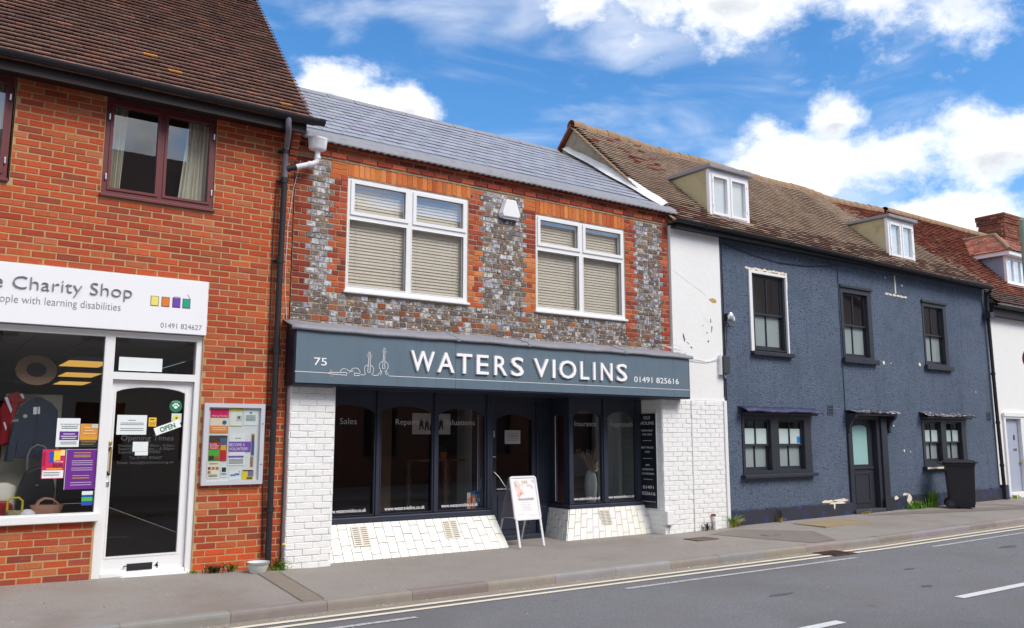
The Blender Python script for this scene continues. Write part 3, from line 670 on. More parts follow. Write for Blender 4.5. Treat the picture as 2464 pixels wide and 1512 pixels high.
st = sheet('flower_sticker', 'small pale square sticker with a yellow flower on the door', 'sticker', 2.338, 2.447, 1.668, 1.772, .103, flat(206, 220, 222))
for r_, y_, c in ((.036, .1008, (226, 216, 80)), (.012, .1, (60, 70, 100))): MB().prism([(2.392 + r_ * math.cos(a * math.pi / 8), 1.72 + r_ * math.sin(a * math.pi / 8)) for a in range(16)], 'y', y_ - .0006, y_).build('print_block', flat(*c), st)
t = thing('open_sign', 'white hanging OPEN sign with green letters tilted on the shop door', 'sign', (2.30, .098, 1.53))
M = Matrix.Translation((2.30, .098, 1.612)) @ Matrix.Rotation(-RD(21), 4, 'Y')
MB().obox(M, .285, .004, .088).build('board', flat(240, 244, 244), t)
o = txt('OPEN', -.085, .085, -.028, .058, 0, flat(20, 110, 84), t, .001, 'lettering', bold=.02)
o.rotation_euler = (0, -RD(21), 0); c0 = WP[o.name]; pp = M @ Vector((c0.x, -.0035, c0.z)); o.location = pp - WP[t.name]
MB().tube([(2.20, .100, 1.615), (2.305, .100, 1.70), (2.37, .100, 1.68)], .002, 5).build('string', m_ink, t)
sheet('notice', 'small torn white paper stuck below the opening times on the door', 'paper', 1.945, 2.105, 1.345, 1.452, .103, WH)
sheet('notice', 'narrow white paper slip taped under the torn paper on the door', 'paper', 1.972, 2.108, 1.302, 1.343, .103, WH)
dim = flat(78, 78, 82)
for s_, a, b, z, h in [('Opening Times', 1.82, 2.374, 1.466, .062), ('Monday - Friday 9.00am - 4.00pm', 1.80, 2.388, 1.397, .030), ('Saturday 9.30am - 4.30pm', 1.80, 2.388, 1.362, .030), ('Sunday CLOSED', 1.80, 2.24, 1.326, .030), ('Tel: 01491 824627', 1.915, 2.26, 1.262, .032), ('Email: shop@styleacre.org.uk', 1.798, 2.39, 1.210, .030)]:
    txt(s_, a, b, z, h, .1035, dim, door, 0, 'window_lettering')
sheet('poster', 'white WE ARE RECRUITING poster with a purple box in the shop window', 'poster', 1.177, 1.398, 1.40, 1.703, YP, WH, [(.14, .96, .24, .54, PU)], [('WE ARE RECRUITING', .14, .96, .76, .055, GY)], [(.3, .8, .44, m_wink), (.2, .9, .36, m_wink), (.25, .85, .29, m_wink)] + lns(.2, .9, (.70, .64, .16, .1)))
sheet('poster', 'orange and black event poster beside the white recruiting poster', 'poster', 1.403, 1.58, 1.395, 1.646, YP, flat(214, 148, 66), [(0, 1, 0, .30, m_ink), (.05, .95, .36, .42, flat(230, 170, 40)), (.62, .98, .82, .98, flat(196, 206, 206))], [], [(.2, .55, .82, flat(250, 226, 180)), (.25, .75, .70, flat(250, 226, 180)), (.15, .85, .58, flat(250, 226, 180)), (.08, .9, .22, flat(180, 160, 60)), (.08, .8, .12, flat(150, 140, 90))])
sheet('poster', 'magenta fun run poster with yellow runner shapes in the shop window', 'poster', 1.065, 1.278, 1.072, 1.377, YP, flat(206, 36, 92), [(.04, .96, .02, .28, flat(236, 236, 240)), (.2, .9, .30, .36, flat(236, 150, 40)), (.30, .52, .55, .92, flat(40, 80, 190)), (.5, .78, .62, .95, flat(240, 206, 30)), (.78, .98, .78, .97, flat(246, 220, 160)), (.05, .14, .45, .9, flat(160, 20, 70))], [('RUN', .5, .92, .38, .14, m_ink), ('Thames', .5, .92, .55, .07, m_wink)], lns(.1, .8, (.2, .12)))
sheet('poster', 'large purple poster with yellow heading in the shop window', 'poster', 1.284, 1.581, .955, 1.376, YP - .003, flat(108, 36, 142), [(0, 1, .99, 1, flat(190, 196, 200)), (0, .02, 0, 1, flat(190, 196, 200))], [], [(.25, .8, z, flat(226, 180, 60)) for z in (.90, .84, .80, .33, .27)] + [(.2, .88, z, flat(206, 190, 216)) for z in (.70, .65, .60, .52, .47, .16, .1)])
sheet('sticker', 'small green blue and white rating sticker at the bottom of the window', 'sticker', 1.463, 1.569, .783, .932, YP, flat(40, 70, 170), [(0, 1, .74, 1, flat(220, 228, 230)), (.0, 1, .30, .58, flat(70, 180, 80))])
# ---- goods in the charity shop's window
m_navyc = mat('navy_cotton', C(44, 52, 70), .9, .1, 14, .3, 60); m_redc = mat('red_cotton', C(150, 30, 40), .9, .1, 14, .3, 60)
m_straw = mat('straw', C(176, 140, 108), .85, .12, 40, .4, 90); m_bag = mat('black_leather', C(34, 32, 34), .5, .1, 12, .1, 60)
def garment(name, label, outline, y0, y1, m, extra=()):
    t = tag(MB().prism(outline, 'y', y0, y1).build(name, m, None, bev=.03), label, 'clothing')
    for nm, ol, mm in extra: MB().prism(ol, 'y', y0 - .006, y0 + .01).build(nm, mm, t, bev=.003)
    return t
bk = tag(MB().box(.74, 1.30, .80, .83, .64, 1.98).build('display_board', mat('linen_board', C(176, 166, 144), .9, .06, 20)), 'tall pale linen display board behind the hung shirt', 'display board')
garment('shirt', 'dark navy long-sleeved shirt hanging in the charity shop window', [(.86, 1.28), (1.24, 1.26), (1.245, 1.62), (1.235, 1.80), (1.17, 1.88), (1.08, 1.93), (.99, 1.93), (.90, 1.87), (.84, 1.74), (.80, 1.50), (.76, 1.25), (.845, 1.24), (.87, 1.50)], .56, .64, m_navyc,
        [('collar', [(.99, 1.92), (1.035, 1.87), (1.08, 1.92), (1.075, 1.94), (.995, 1.94)], flat(30, 36, 50)), ('price_tag', [(.995, 1.75), (1.06, 1.755), (1.055, 1.835), (.99, 1.83)], flat(226, 222, 226)), ('badge', [(.92 + .022 * math.cos(a), 1.73 + .022 * math.sin(a)) for a in [k * .63 for k in range(10)]], flat(180, 176, 150)), ('placket', [(1.028, 1.28), (1.042, 1.28), (1.042, 1.86), (1.028, 1.86)], flat(34, 40, 56)), ('cuff', [(.80, 1.66), (.86, 1.67), (.86, 1.70), (.805, 1.69)], flat(120, 126, 140))])
garment('sports_top', 'dark red sports top with white stripes left of the navy shirt', [(.70, 1.40), (.80, 1.42), (.82, 1.62), (.86, 1.86), (.94, 1.90), (.90, 1.97), (.82, 2.0), (.74, 1.95), (.68, 1.80), (.70, 1.62)], .66, .72, m_redc,
        [('stripe', [(.715, 1.93), (.745, 1.94), (.80, 1.80), (.79, 1.76)], flat(226, 226, 232)), ('stripe', [(.86, 1.97), (.885, 1.98), (.91, 1.93), (.89, 1.92)], flat(226, 226, 232)), ('stripe', [(.725, 1.66), (.74, 1.67), (.765, 1.60), (.755, 1.57)], flat(226, 226, 232))])
t = thing('straw_hat', 'wide-brimmed straw hat above the navy shirt in the shop window', 'hat', (1.0, .62, 2.2))
hb = MB().lathe([(.20, 0), (.205, .006), (.10, .016), (.10, .012)], 0, 0, 28, sy=.9, cap=False); M = Matrix.Translation((1.0, .64, 2.24)) @ Matrix.Rotation(RD(68), 4, 'X')
hb.v = [tuple(M @ Vector(v)) for v in hb.v]; hb.build('brim', m_straw, t, smooth=True)
hc = MB().lathe([(.10, .014), (.095, -.06), (.08, -.10), (.03, -.115)], 0, 0, 20); hc.v = [tuple(M @ Vector(v)) for v in hc.v]; hc.build('crown', mat('dark_straw', C(70, 50, 42), .9, .1, 30), t, smooth=True)
t = thing('handbag', 'black leather bag with a tall arched handle on the window bed', 'bag', (1.06, .45, .64))
MB().prism([(.90, .66), (1.24, .66), (1.25, .95), (1.20, 1.15), (1.08, 1.20), (.96, 1.15), (.89, .95)], 'y', .40, .52).build('body', m_bag, t, bev=.03)
MB().tube([(.97, .46, 1.15), (.965, .46, 1.30), (.99, .46, 1.38), (1.05, .46, 1.42), (1.12, .46, 1.40), (1.165, .46, 1.32), (1.16, .46, 1.14)], .011, 8).build('handle', mat('grey_cord', C(120, 116, 116), .6), t, smooth=True)
MB().lathe([(.014, .985), (.014, 1.0)], 1.07, .395, 10, sy=.4).build('clasp', m_silver, t)
t = thing('basket', 'pale pink woven basket with loop handles in the shop window', 'basket', (1.17, .32, .64))
m_pinkb = mat('pink_weave', C(222, 164, 136), .8, .1, 50, .6, 80)
MB().lathe([(.10, .645), (.13, .70), (.165, .79), (.158, .79), (.12, .70), (.09, .655)], 1.17, .30, 24, sy=.6).build('bowl', m_pinkb, t, smooth=True)
for y in (.24, .36): MB().tube([(1.06, y, .77), (1.09, y, .83), (1.14, y, .86), (1.21, y, .85), (1.26, y, .81), (1.28, y, .77)], .010, 8).build('handle', m_pinkb, t, smooth=True)
t = thing('wicker_basket', 'small cream basket with a yellow handle in the shop window corner', 'basket', (.89, .28, .64))
m_wick = mat('cream_weave', C(196, 184, 140), .85, .12, 60, .8, 70)
MB().lathe([(.075, .645), (.085, .72), (.09, .745), (.08, .745), (.07, .66)], .87, .26, 18, sy=.7).build('bowl', m_wick, t, smooth=True)
MB().tube([(.80, .26, .745), (.80, .26, .84), (.83, .26, .875), (.90, .26, .875), (.935, .26, .84), (.935, .26, .745)], .012, 8).build('handle', flat(214, 190, 40, .4), t, smooth=True)
tag(MB().lathe([(.05, .642), (.07, .68), (.06, .72), (.03, .75), (.01, .755)], .985, .25, 14, sx=1.2).build('ornament', m_wplastic, None, smooth=True), 'white china ornament between the two baskets', 'ornament')
tag(MB().lathe([(.05, .642), (.15, .68), (.17, .80), (.13, .98), (.05, 1.02)], .76, .55, 18, sx=1.0, sy=.5).build('cushion', m_curtain, None, smooth=True), 'white cushion behind the baskets at the left edge', 'cushion')
tag(MB().prism([(.60, .645), (.87, .645), (.86, .80), (.80, .84), (.64, .84)], 'y', .37, .45).build('red_bag', mat('red_leather', C(170, 30, 30), .45, .08, 10), None, bev=.02), 'red leather bag at the left edge of the shop window', 'bag')

# ---- notice board on the brick pier
nb = thing('notice_board', 'silver framed glazed notice board on the red brick pier', 'notice board', (3.01, -.03, .96))
MB().panel(2.662, 3.366, .957, 1.895, -.06, -.004, [(2.712, 3.318, 1.002, 1.846)]).build('frame', mat('pale_silver_frame', C(214, 214, 224), .35, .02, 6, metal=.25), nb, bev=.008)
MB().box(2.712, 3.318, -.020, -.006, 1.002, 1.846).build('back_panel', mat('notice_backing', C(226, 226, 228), .8, .03, 5), nb)
MB().box(2.713, 3.317, -.049, -.046, 1.003, 1.845).build('glazing', m_glass, nb)
for z in (1.66, 1.185): MB().lathe([(.009, z - .004), (.009, z + .004)], 3.342, -.062, 10, sy=.6).build('lock', flat(50, 46, 46), nb)
YN = -.024; OR = flat(236, 140, 60)
sheet('flyer', 'magenta and orange flyer at the top left of the notice board', 'flyer', 2.738, 2.948, 1.553, 1.828, YN, flat(216, 30, 100), [(0, 1, .0, .62, flat(240, 220, 200)), (0, 1, 0, .30, OR)], [('Meet up Mondays!', .08, .95, .68, .07, m_wink)], [(.1, .9, .2, m_wink), (.15, .85, .12, m_wink)])
MB().prism([(2.90 + .026 * math.cos(a * math.pi / 8), 1.672 + .026 * math.sin(a * math.pi / 8)) for a in range(16)], 'y', YN - .0042, YN - .003).build('print_block', flat(20, 110, 180), bpy.data.objects['flyer'])
sheet('flyer', 'white flyer with yellow bands at the top middle of the notice board', 'flyer', 2.962, 3.108, 1.632, 1.837, YN, flat(232, 232, 228), [(0, 1, .82, 1, flat(232, 214, 70)), (0, 1, 0, .05, flat(232, 214, 70)), (.5, .95, .3, .6, flat(196, 196, 196)), (.62, .8, .42, .56, flat(90, 84, 90))])
sheet('flyer', 'plain white letter at the top right of the notice board', 'flyer', 3.122, 3.288, 1.640, 1.822, YN, WH, [(.42, .58, .76, .88, GY)], [], lns(.15, .85, (.62, .54, .46, .38, .3)))
sheet('flyer', 'red and green activity camp flyer at the left of the notice board', 'flyer', 2.737, 2.943, 1.232, 1.523, YN, flat(90, 176, 60), [(0, 1, .72, 1, flat(70, 66, 60)), (0, .6, .44, .72, flat(206, 36, 50)), (.6, 1, .5, .9, flat(86, 96, 130)), (.62, 1, 0, .45, flat(196, 40, 50)), (.65, .95, .42, .62, flat(240, 170, 40)), (.02, .3, .04, .2, flat(60, 60, 56)), (.34, .58, .04, .18, flat(180, 90, 70))], [('ELITE', .04, .42, .62, .07, m_wink), ('ACTIVITY', .04, .55, .54, .07, m_wink), ('CAMPS', .04, .5, .46, .07, m_wink)])
sheet('flyer', 'white BECOME A VOLUNTEER poster with a purple band on the notice board', 'flyer', 2.963, 3.158, 1.177, 1.548, YN, flat(236, 236, 238), [(0, 1.32, .42, .74, flat(128, 80, 178)), (0, .92, .24, .30, flat(128, 80, 178))], [('BECOME A', .03, .95, .60, .09, m_wink), ('VOLUNTEER!', .03, 1.15, .47, .09, m_wink)], [(.36, .7, .84, GY)] + lns(.05, .9, (.18, .14, .1, .06)))
sheet('flyer', 'narrow photo flyer of a person in blue at the right of the notice board', 'flyer', 3.225, 3.262, 1.155, 1.546, YN, flat(200, 176, 160), [(.1, .9, .78, .96, flat(110, 80, 70)), (.1, 1, .35, .78, flat(70, 84, 150)), (0, .7, .02, .3, flat(160, 110, 90))])
sheet('flyer', 'cream flyer with round food photos at the lower left of the notice board', 'flyer', 2.727, 2.868, 1.032, 1.226, YN, flat(238, 228, 210), [(.08, .30, .52, .68, flat(120, 60, 60)), (.38, .62, .52, .68, flat(196, 120, 60)), (.7, .94, .52, .68, flat(170, 120, 90)), (.08, .3, .3, .46, flat(180, 130, 70))], [], lns(.15, .85, (.86, .2, .12)))
sheet('flyer', 'small white card with a black square low on the notice board', 'flyer', 2.886, 2.955, 1.045, 1.176, YN, WH, [(.15, .85, .45, .85, flat(44, 44, 56))], [], lns(.1, .9, (.3, .2)))
sheet('flyer', 'white card with blue scribbles at the bottom of the notice board', 'flyer', 2.985, 3.120, 1.012, 1.116, YN, WH, [(.1, .5, .4, .6, flat(110, 130, 190)), (.45, .85, .5, .7, flat(90, 110, 180)), (.8, .9, .82, .92, flat(200, 40, 60))])
sheet('flyer', 'yellow and purple card at the lower right of the notice board', 'flyer', 3.134, 3.268, 1.012, 1.124, YN, flat(232, 206, 40), [(.5, .98, .3, .88, flat(126, 110, 170)), (.05, .9, .86, .98, flat(60, 56, 40)), (.4, .9, .05, .22, flat(70, 60, 50))])

# ---- dog bowl and weeds
bw = thing('dog_bowl', 'white enamel dog bowl at the foot of the black drainpipe', 'bowl', (3.29, -.26, pav(3.29, -.26)))
z = pav(3.29, -.26)
m_enamel = mat('white_enamel', C(214, 220, 220), .3, .05, 10)
MB().lathe([(.085, z), (.095, z + .01), (.128, z + .118), (.130, z + .122), (.124, z + .122), (.092, z + .02), (.0, z + .016)], 3.29, -.26, 28).build('body', m_enamel, bw, smooth=True)
MB().lathe([(.1285, z + .098), (.1325, z + .105), (.1325, z + .124), (.1235, z + .124)], 3.29, -.26, 28, cap=False).build('rim', m_silver, bw, smooth=True)
m_leafg = mat('weed_leaf_green', C(96, 140, 40), .6, .2, 20, trans=.1); m_leafd = mat('weed_leaf_dark', C(72, 62, 44), .7, .25, 20)
m_moss = mat('bright_moss', C(128, 164, 44), .9, .2, 40, .5, 90); m_dry = mat('dry_grass', C(176, 158, 92), .8, .2, 20)
def weed(label, x, y, parts, seed, group='weeds along the foot of the walls', flower=False, cat='weed'):
    R = random.Random(seed); z0 = pav(x, y); t = thing('weed', label, cat, (x, y, z0), group)
    for nm, m, n, h, sp, w, droop in parts:
        mb = MB()
        for i in range(n):
            a = R.uniform(0, 6.28); d = abs(R.gauss(0, .5)) * sp; bx_, by = x + d * math.cos(a) * 1.0, y + d * math.sin(a) * .35
            if by > -.02: by = -.02 - R.random() * .04
            hh = h * R.uniform(.45, 1.1); lean = R.uniform(.1, 1) * droop * hh; b = R.uniform(0, 6.28); ca, sa = math.cos(b), math.sin(b) * .6 - .15
            ww = w * R.uniform(.6, 1.2); px, py = -sa * ww, ca * ww; zz = pav(bx_, by)
            P = [(bx_ + ca * lean * u * u, by + sa * lean * u * u, zz + hh * (u - .25 * droop * u * u)) for u in (0, .4, .75, 1)]
            V = []
            for (qx, qy, qz), k in zip(P, (.5, 1, .7, .05)): V += [(qx - px * k, qy - py * k, qz), (qx + px * k, qy + py * k, qz + .004)]
            mb.add(V, [(0, 1, 3, 2), (2, 3, 5, 4), (4, 5, 7, 6)])
        mb.build(nm, m, t)
    if flower:
        MB().tube([(x + .02, y, z0), (x + .03, y + .0, z0 + .14), (x + .05, y - .02, z0 + .285)], .0025, 5).build('stem', m_leafd, t)
        MB().lathe([(.004, z0 + .28), (.022, z0 + .292), (.016, z0 + .302)], x + .05, y - .02, 12).build('flower', flat(240, 214, 20), t, smooth=True)
    return t
weed('dark reddish weed growing at the brick wall left of the dog bowl', 2.84, -.10, [('leaves', m_leafd, 70, .13, .14, .012, 1.1), ('leaves', m_leafg, 16, .10, .1, .008, .9)], 1)
weed('small green weed between the dark weed and the dog bowl', 3.05, -.08, [('leaves', m_leafg, 34, .13, .07, .008, .8), ('leaves', m_leafd, 10, .1, .06, .01, 1)], 2)
weed('bright green dandelion clump behind the drainpipe base', 3.56, -.16, [('leaves', m_leafg, 60, .13, .12, .011, 1.1), ('leaves', m_moss, 110, .045, .17, .010, .6), ('leaves', m_leafd, 26, .2, .07, .007, .7)], 3, flower=True)
weed('small moss tuft at the foot of the white door frame', 2.62, -.06, [('leaves', m_moss, 60, .035, .09, .006, .6)], 4)
weed('grass tuft between the white brick wall and the dark blue house', 11.52, -.12, [('blades', m_leafg, 60, .26, .13, .008, 1.0), ('blades', m_dry, 60, .20, .16, .007, 1.2)], 5)
weed('thin brown weed at the plinth under the left ground-floor window', 12.75, -.12, [('blades', m_leafd, 24, .34, .05, .006, .5), ('blades', m_dry, 30, .12, .14, .006, 1.1)], 6)
weed('small brown weed by the rusty pipe stub', 10.85, -.14, [('leaves', m_leafd, 40, .17, .12, .008, .9)], 7)
weed('long low grass patch left of the wheelie bin', 17.15, -.13, [('blades', m_leafg, 190, .20, .34, .010, .8), ('blades', m_moss, 80, .09, .40, .010, .6)], 8)
weed('tall grass clump against the wall just left of the wheelie bin', 17.75, -.13, [('blades', m_leafg, 110, .42, .16, .010, .8), ('blades', m_moss, 60, .2, .2, .010, .6)], 9)
weed('low grass patch right of the wheelie bin', 19.1, -.14, [('blades', m_leafg, 190, .24, .42, .010, .9)], 10)
weed('tiny grass tuft by the grey front door step', 21.45, -.1, [('blades', m_moss, 70, .10, .22, .010, .9)], 11)
weed('little orange-brown leaf tuft at the dark door step', 15.35, -.14, [('leaves', m_dry, 40, .07, .14, .010, 1.1)], 12)
# ================================================================ the violin shop
vsn = thing('violin_shop', 'brick shop with glazed grey headers and slate roof in the middle', 'building', (6.9, 0, -.04))
W1 = (4.37, 6.235, 3.385, 4.912); W2 = (7.445, 9.25, 3.385, 4.882)
vw = MB().panel(3.65, 10.24, 2.60, 5.36, .006, .32, [W1, W2]).build('wall', m_mortar2, vsn)
R = random.Random(21)
RED = [(172, 74, 50), (154, 60, 44), (186, 92, 58), (138, 58, 46), (178, 82, 50)]; ORG = [(208, 122, 62), (198, 106, 52), (216, 134, 76), (190, 92, 48)]
PAL = [(172, 176, 186), (150, 153, 163), (190, 193, 200), (132, 131, 138)]; DRK = [(96, 84, 78), (110, 92, 82), (82, 70, 68), (128, 98, 78), (90, 78, 80)]
holes = [(W1[0] - .005, W1[1] + .005, W1[2] - .02, W1[3]), (W2[0] - .005, W2[1] + .005, W2[2] - .02, W2[3]), (4.13, 6.27, 4.93, 5.13), (7.22, 9.26, 4.90, 5.13)]
brk, glz = [], []
gz_ = .0755; z0 = 2.66; nrow = int((5.13 - z0) / gz_)
for i in range(nrow):
    za = z0 + i * gz_; zb = za + gz_; zm = (za + zb) / 2; t = .035 * (1 if i % 2 else -1)
    zones = [(3.65, 3.85 + t, 'R'), (3.85 + t, 4.145 - t, 'G'), (4.145 - t, 4.37, 'R')]
    if zm > 3.10 or True:
        zones += [(4.37, 6.235, 'G' if zm < 3.4 else 'X'), (6.235, 6.455 + t, 'O' if 3.2 < zm < 4.2 else 'R'), (6.455 + t, 7.235 - t, 'G'), (7.235 - t, 7.445, 'O' if zm < 4.3 else 'R'), (7.445, 9.25, 'G' if zm < 3.4 else 'X'), (9.25, 9.475 + t, 'R'), (9.475 + t, 10.075 - t, 'G'), (10.075 - t, 10.24, 'R')]
    if zm < 3.33: zones = [(3.65, 3.85 + t, 'R' if zm > 3.2 else 'G'), (3.85 + t, 9.25 + (.22 if zm < 3.1 else 0), 'G')] + ([(9.25, 9.475 + t, 'R'), (9.475 + t, 10.075 - t, 'G')] if zm >= 3.1 else [(9.47, 10.075 - t, 'G')]) + [(10.075 - t, 10.24, 'R')]
    for a, b, k in zones:
        if k == 'X' or b - a < .03: continue
        w = b - a
        if k in 'RO':
            cuts = [a, b] if (w < .25 and i % 2) else [a, a + w * R.choice([.5, .58, .42]), b]
            if w > .3: n = max(1, round(w / .225)); cuts = [a + w * j / n for j in range(n + 1)]
        else:
            n = max(1, round(w / .112)); sh = (i % 2) * .5 * w / n if n > 2 else 0
            cuts = sorted({a, b, *[a + w * j / n + sh + R.uniform(-.008, .008) for j in range(1, n if not sh else n)]})
        for p, q_ in zip(cuts, cuts[1:]):
            if q_ - p < .03: continue
            for h in holes:
                if h[2] < zm < h[3] and p < h[1] and q_ > h[0]:
                    if p < h[0]: q_ = h[0]
                    elif q_ > h[1]: p = h[1]
                    else: q_ = p
            if q_ - p < .03: continue
            y = R.uniform(-.004, .003); M = Mx(p + .0045, q_ - .0045, y, y + .03, za + .005 + R.uniform(-.003, .004), zb - .005 + R.uniform(-.004, .003), Matrix.Rotation(R.uniform(-.035, .035) if k == 'G' else R.uniform(-.012, .012), 4, 'Y'))
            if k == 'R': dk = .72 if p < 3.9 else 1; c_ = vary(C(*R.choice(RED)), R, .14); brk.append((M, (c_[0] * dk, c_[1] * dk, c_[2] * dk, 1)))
            elif k == 'O': brk.append((M, vary(C(*R.choice(ORG + RED[:2])), R, .12)))
            else:
                lowf = zm < 3.3; r_ = R.random(); left = p < 6.3
                pd = .64 if (lowf and left) else .52 if lowf else .40
                if r_ < pd: glz.append((M, vary(C(*R.choice(DRK)), R, .16)))
                elif r_ < pd + (.08 if lowf else .03): brk.append((M, vary(C(*R.choice([(150, 86, 60), (140, 76, 56), (168, 104, 66)])), R, .14)))
                else: glz.append((M, vary(C(*R.choice(PAL)), R, .12)))
# soldier arches and the blocks beside them
for a, b, z1_, z2_ in [(4.36, 6.27, 4.915, 5.124), (7.435, 9.26, 4.885, 5.124)]:
    n = round((b - a) / .078)
    for j in range(n):
        p = a + (b - a) * j / n; q_ = a + (b - a) * (j + 1) / n; y = R.uniform(-.004, .002)
        brk.append((Mx(p + .004, q_ - .004, y, y + .03, z1_ + R.uniform(0, .004), z2_ - .004), vary(C(*R.choice(ORG)), R, .14)))
for a, b, z1_, z2_ in [(4.13, 4.36, 4.915, 5.124), (7.22, 7.435, 4.885, 5.124)]:
    for j in range(3): brk.append((Mx(a + .004, b - .004, 0, .03, z1_ + j * (z2_ - z1_) / 3 + .004, z1_ + (j + 1) * (z2_ - z1_) / 3 - .004), vary(C(*R.choice(ORG)), R, .1)))
# oversailing courses under the eaves
for zc_, yf, off in [(5.128, -.026, 0), (5.203, -.012, .11), (5.279, -.03, .05)]:
    x = 3.66 - off
    while x < 10.24:
        a, b = max(x, 3.66), min(x + .222, 10.24); x += .222
        if b - a < .04: continue
        y = yf + R.uniform(-.004, .004); brk.append((Mx(a + .004, b - .004, y, .03, zc_ + R.uniform(0, .004), zc_ + .067), vary(C(*R.choice(RED[:2] + RED[3:] + [(190, 96, 60)])), R, .16)))
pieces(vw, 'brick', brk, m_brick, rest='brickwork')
pieces(vw, 'glazed_brick', glz, m_glaze, rest='glazed_brickwork')
MB().box(3.66, 10.235, -.008, .02, 5.1, 5.36).build('mortar_bed', m_mortar2, vw)
# slate roof, ridge and lead eaves strip
sr = MB().add([(3.6, -.10, 5.335), (10.25, -.10, 5.335), (10.25, 2.735, 7.15), (3.6, 2.735, 7.15), (10.25, 5.5, 5.335), (3.6, 5.5, 5.335)], [(0, 1, 2, 3), (3, 2, 4, 5)]).build('roof', mat('roof_underlay', C(60, 60, 66), .8), vsn)
sp_ = [(150, 153, 165), (146, 149, 161), (154, 157, 169)]
roof(sr, 'slate', 3.64, 10.22, .06, 5.432, 2.735, 7.155, .30, .25, .008, lambda x, s, R: vary(C(*R.choice(sp_)), R, .035), m_slate, seed=8, lift=.003, step=.0125, gap=.012)
for i in range(13): MB().prism([(2.61, 7.09), (2.735, 7.205), (2.86, 7.09), (2.735, 7.17)], 'x', 3.64 + i * .49, min(10.2, 3.64 + i * .49 + .48)).build('ridge_capping', m_lead, sr, bev=.006)
mb = MB(); n = 132; prof = []
for i in range(n + 1):
    x = 3.66 + (10.36 - 3.66) * i / n; sc = .018 * abs(math.sin(i * math.pi / 2 * .999)) ; wv = .006 * math.sin(x * 3.1) + .004 * math.sin(x * 7.7)
    prof.append([(x, -.125 + wv, 5.268 + (0 if i % 2 else .022)), (x, -.128 + wv, 5.30), (x, -.10 + wv, 5.375), (x, .02, 5.442 + wv), (x, .16, 5.525)])
mb.rings(prof, closed=False, cap=False); so_ = mb.build('lead_eaves', m_lead, sr, smooth=True)
md = so_.modifiers.new('thick', 'SOLIDIFY'); md.thickness = .006
# white rainwater head and swan neck
rh = MB().lathe([(.10, 5.135), (.115, 5.15), (.125, 5.262), (.130, 5.266), (.130, 5.285), (.118, 5.285), (.112, 5.17)], 3.865, -.16, 22, sx=1.0, sy=.8).build('rainwater_head', m_wplastic, vsn, smooth=True)
MB().tube([(3.875, -.15, 5.14), (3.872, -.15, 5.03), (3.865, -.145, 4.985), (3.83, -.14, 4.955), (3.70, -.13, 4.905), (3.60, -.115, 4.868)], .034, 12).build('swan_neck', m_wplastic, rh, smooth=True)
MB().tube([(3.61, -.117, 4.872), (3.50, -.095, 4.832)], .038, 12).build('pipe_socket', m_black, rh, smooth=True)
for (a, b) in (((3.874, -.15, 5.055), (3.873, -.15, 5.02)), ((3.79, -.138, 4.94), (3.76, -.135, 4.928))): MB().tube([a, b], .040, 12).build('pipe_collar', m_wplastic, rh, smooth=True)

def upvc(x0, x1, z0, z1, gl, label):
    w = MB().panel(x0, x1, z0, z1, .018, .085, gl).build('window', m_upvc, vsn, bev=.004)
    for k, p in enumerate(gl):
        if k < 2: MB().panel(p[0] - .05, p[1] + .05, p[2] - .05, p[3] + .045, .0, .0178, [p]).build('opening_light', m_upvc, w, bev=.006)
        else: MB().panel(p[0] - .012, p[1] + .012, p[2] - .012, p[3] + .012, .013, .0178, [p]).build('glazing_bead', m_upvc, w, bev=.002)
        MB().panel(p[0] - .004, p[1] + .004, p[2] - .004, p[3] + .004, .026 if k < 2 else .028, .036, [(p[0] + .004, p[1] - .004, p[2] + .004, p[3] - .004)]).build('gasket', m_black, w)
        MB().box(p[0] - .003, p[1] + .003, .040, .046, p[2] - .003, p[3] + .003).build('pane', m_glass_up, w)
    MB().box(x0 - .035, x1 + .015, -.045, .03, z0 - .028, z0 + .004).build('sill', m_upvc, w, bev=.006)
    MB().box(x0 - .02, x1 + .02, 1.0, 1.05, z0 - .1, z1 + .1).build('room_back', m_dkint, w)
    mid = (gl[2][1] + gl[3][0]) / 2
    for k, (a, b) in enumerate(((x0 + .02, mid - .012), (mid + .012, x1 - .02))):
        bl = thing('venetian_blind', label % ('left' if k == 0 else 'right'), 'blind', ((a + b) / 2, .11, z0), 'venetian blinds in the white upper windows')
        MB().box(a, b, .095, .135, z1 - .06, z1 - .02).build('head_rail', m_slat, bl)
        nn = 33; H = z1 - .09 - (z0 + .03); me = None
        for j in range(nn):
            z = z0 + .03 + H * j / (nn - 1)
            if me is None:
                o = MB().obox(Matrix.Translation(((a + b) / 2, .115, z)) @ Matrix.Rotation(RD(72), 4, 'X'), b - a, .050, .002).build('slat', m_slat, bl); me = o.data
            else:
                o = bpy.data.objects.new('slat', me); put(o, bl, ((a + b) / 2, .115 + random.uniform(-.001, .001), z - .0205 + random.uniform(-.001, .001))); o.rotation_euler = (random.uniform(-.03, .03), random.uniform(-.0015, .0015), 0)
        for x in (a + .16, b - .16): MB().tube([(x, .088, z0 + .03), (x, .088, z1 - .05)], .0018, 5).build('ladder_cord', m_slat, bl)
upvc(*W1, [(4.465, 5.225, 4.46, 4.84), (5.392, 6.15, 4.458, 4.828), (4.408, 5.25, 3.462, 4.345), (5.335, 6.165, 3.46, 4.34)], 'cream venetian blind in the %s half of the larger left white window')
upvc(*W2, [(7.53, 8.27, 4.443, 4.804), (8.422, 9.168, 4.443, 4.804), (7.482, 8.296, 3.458, 4.322), (8.383, 9.182, 3.455, 4.322)], 'cream venetian blind in the %s half of the right white window beside the alarm box')
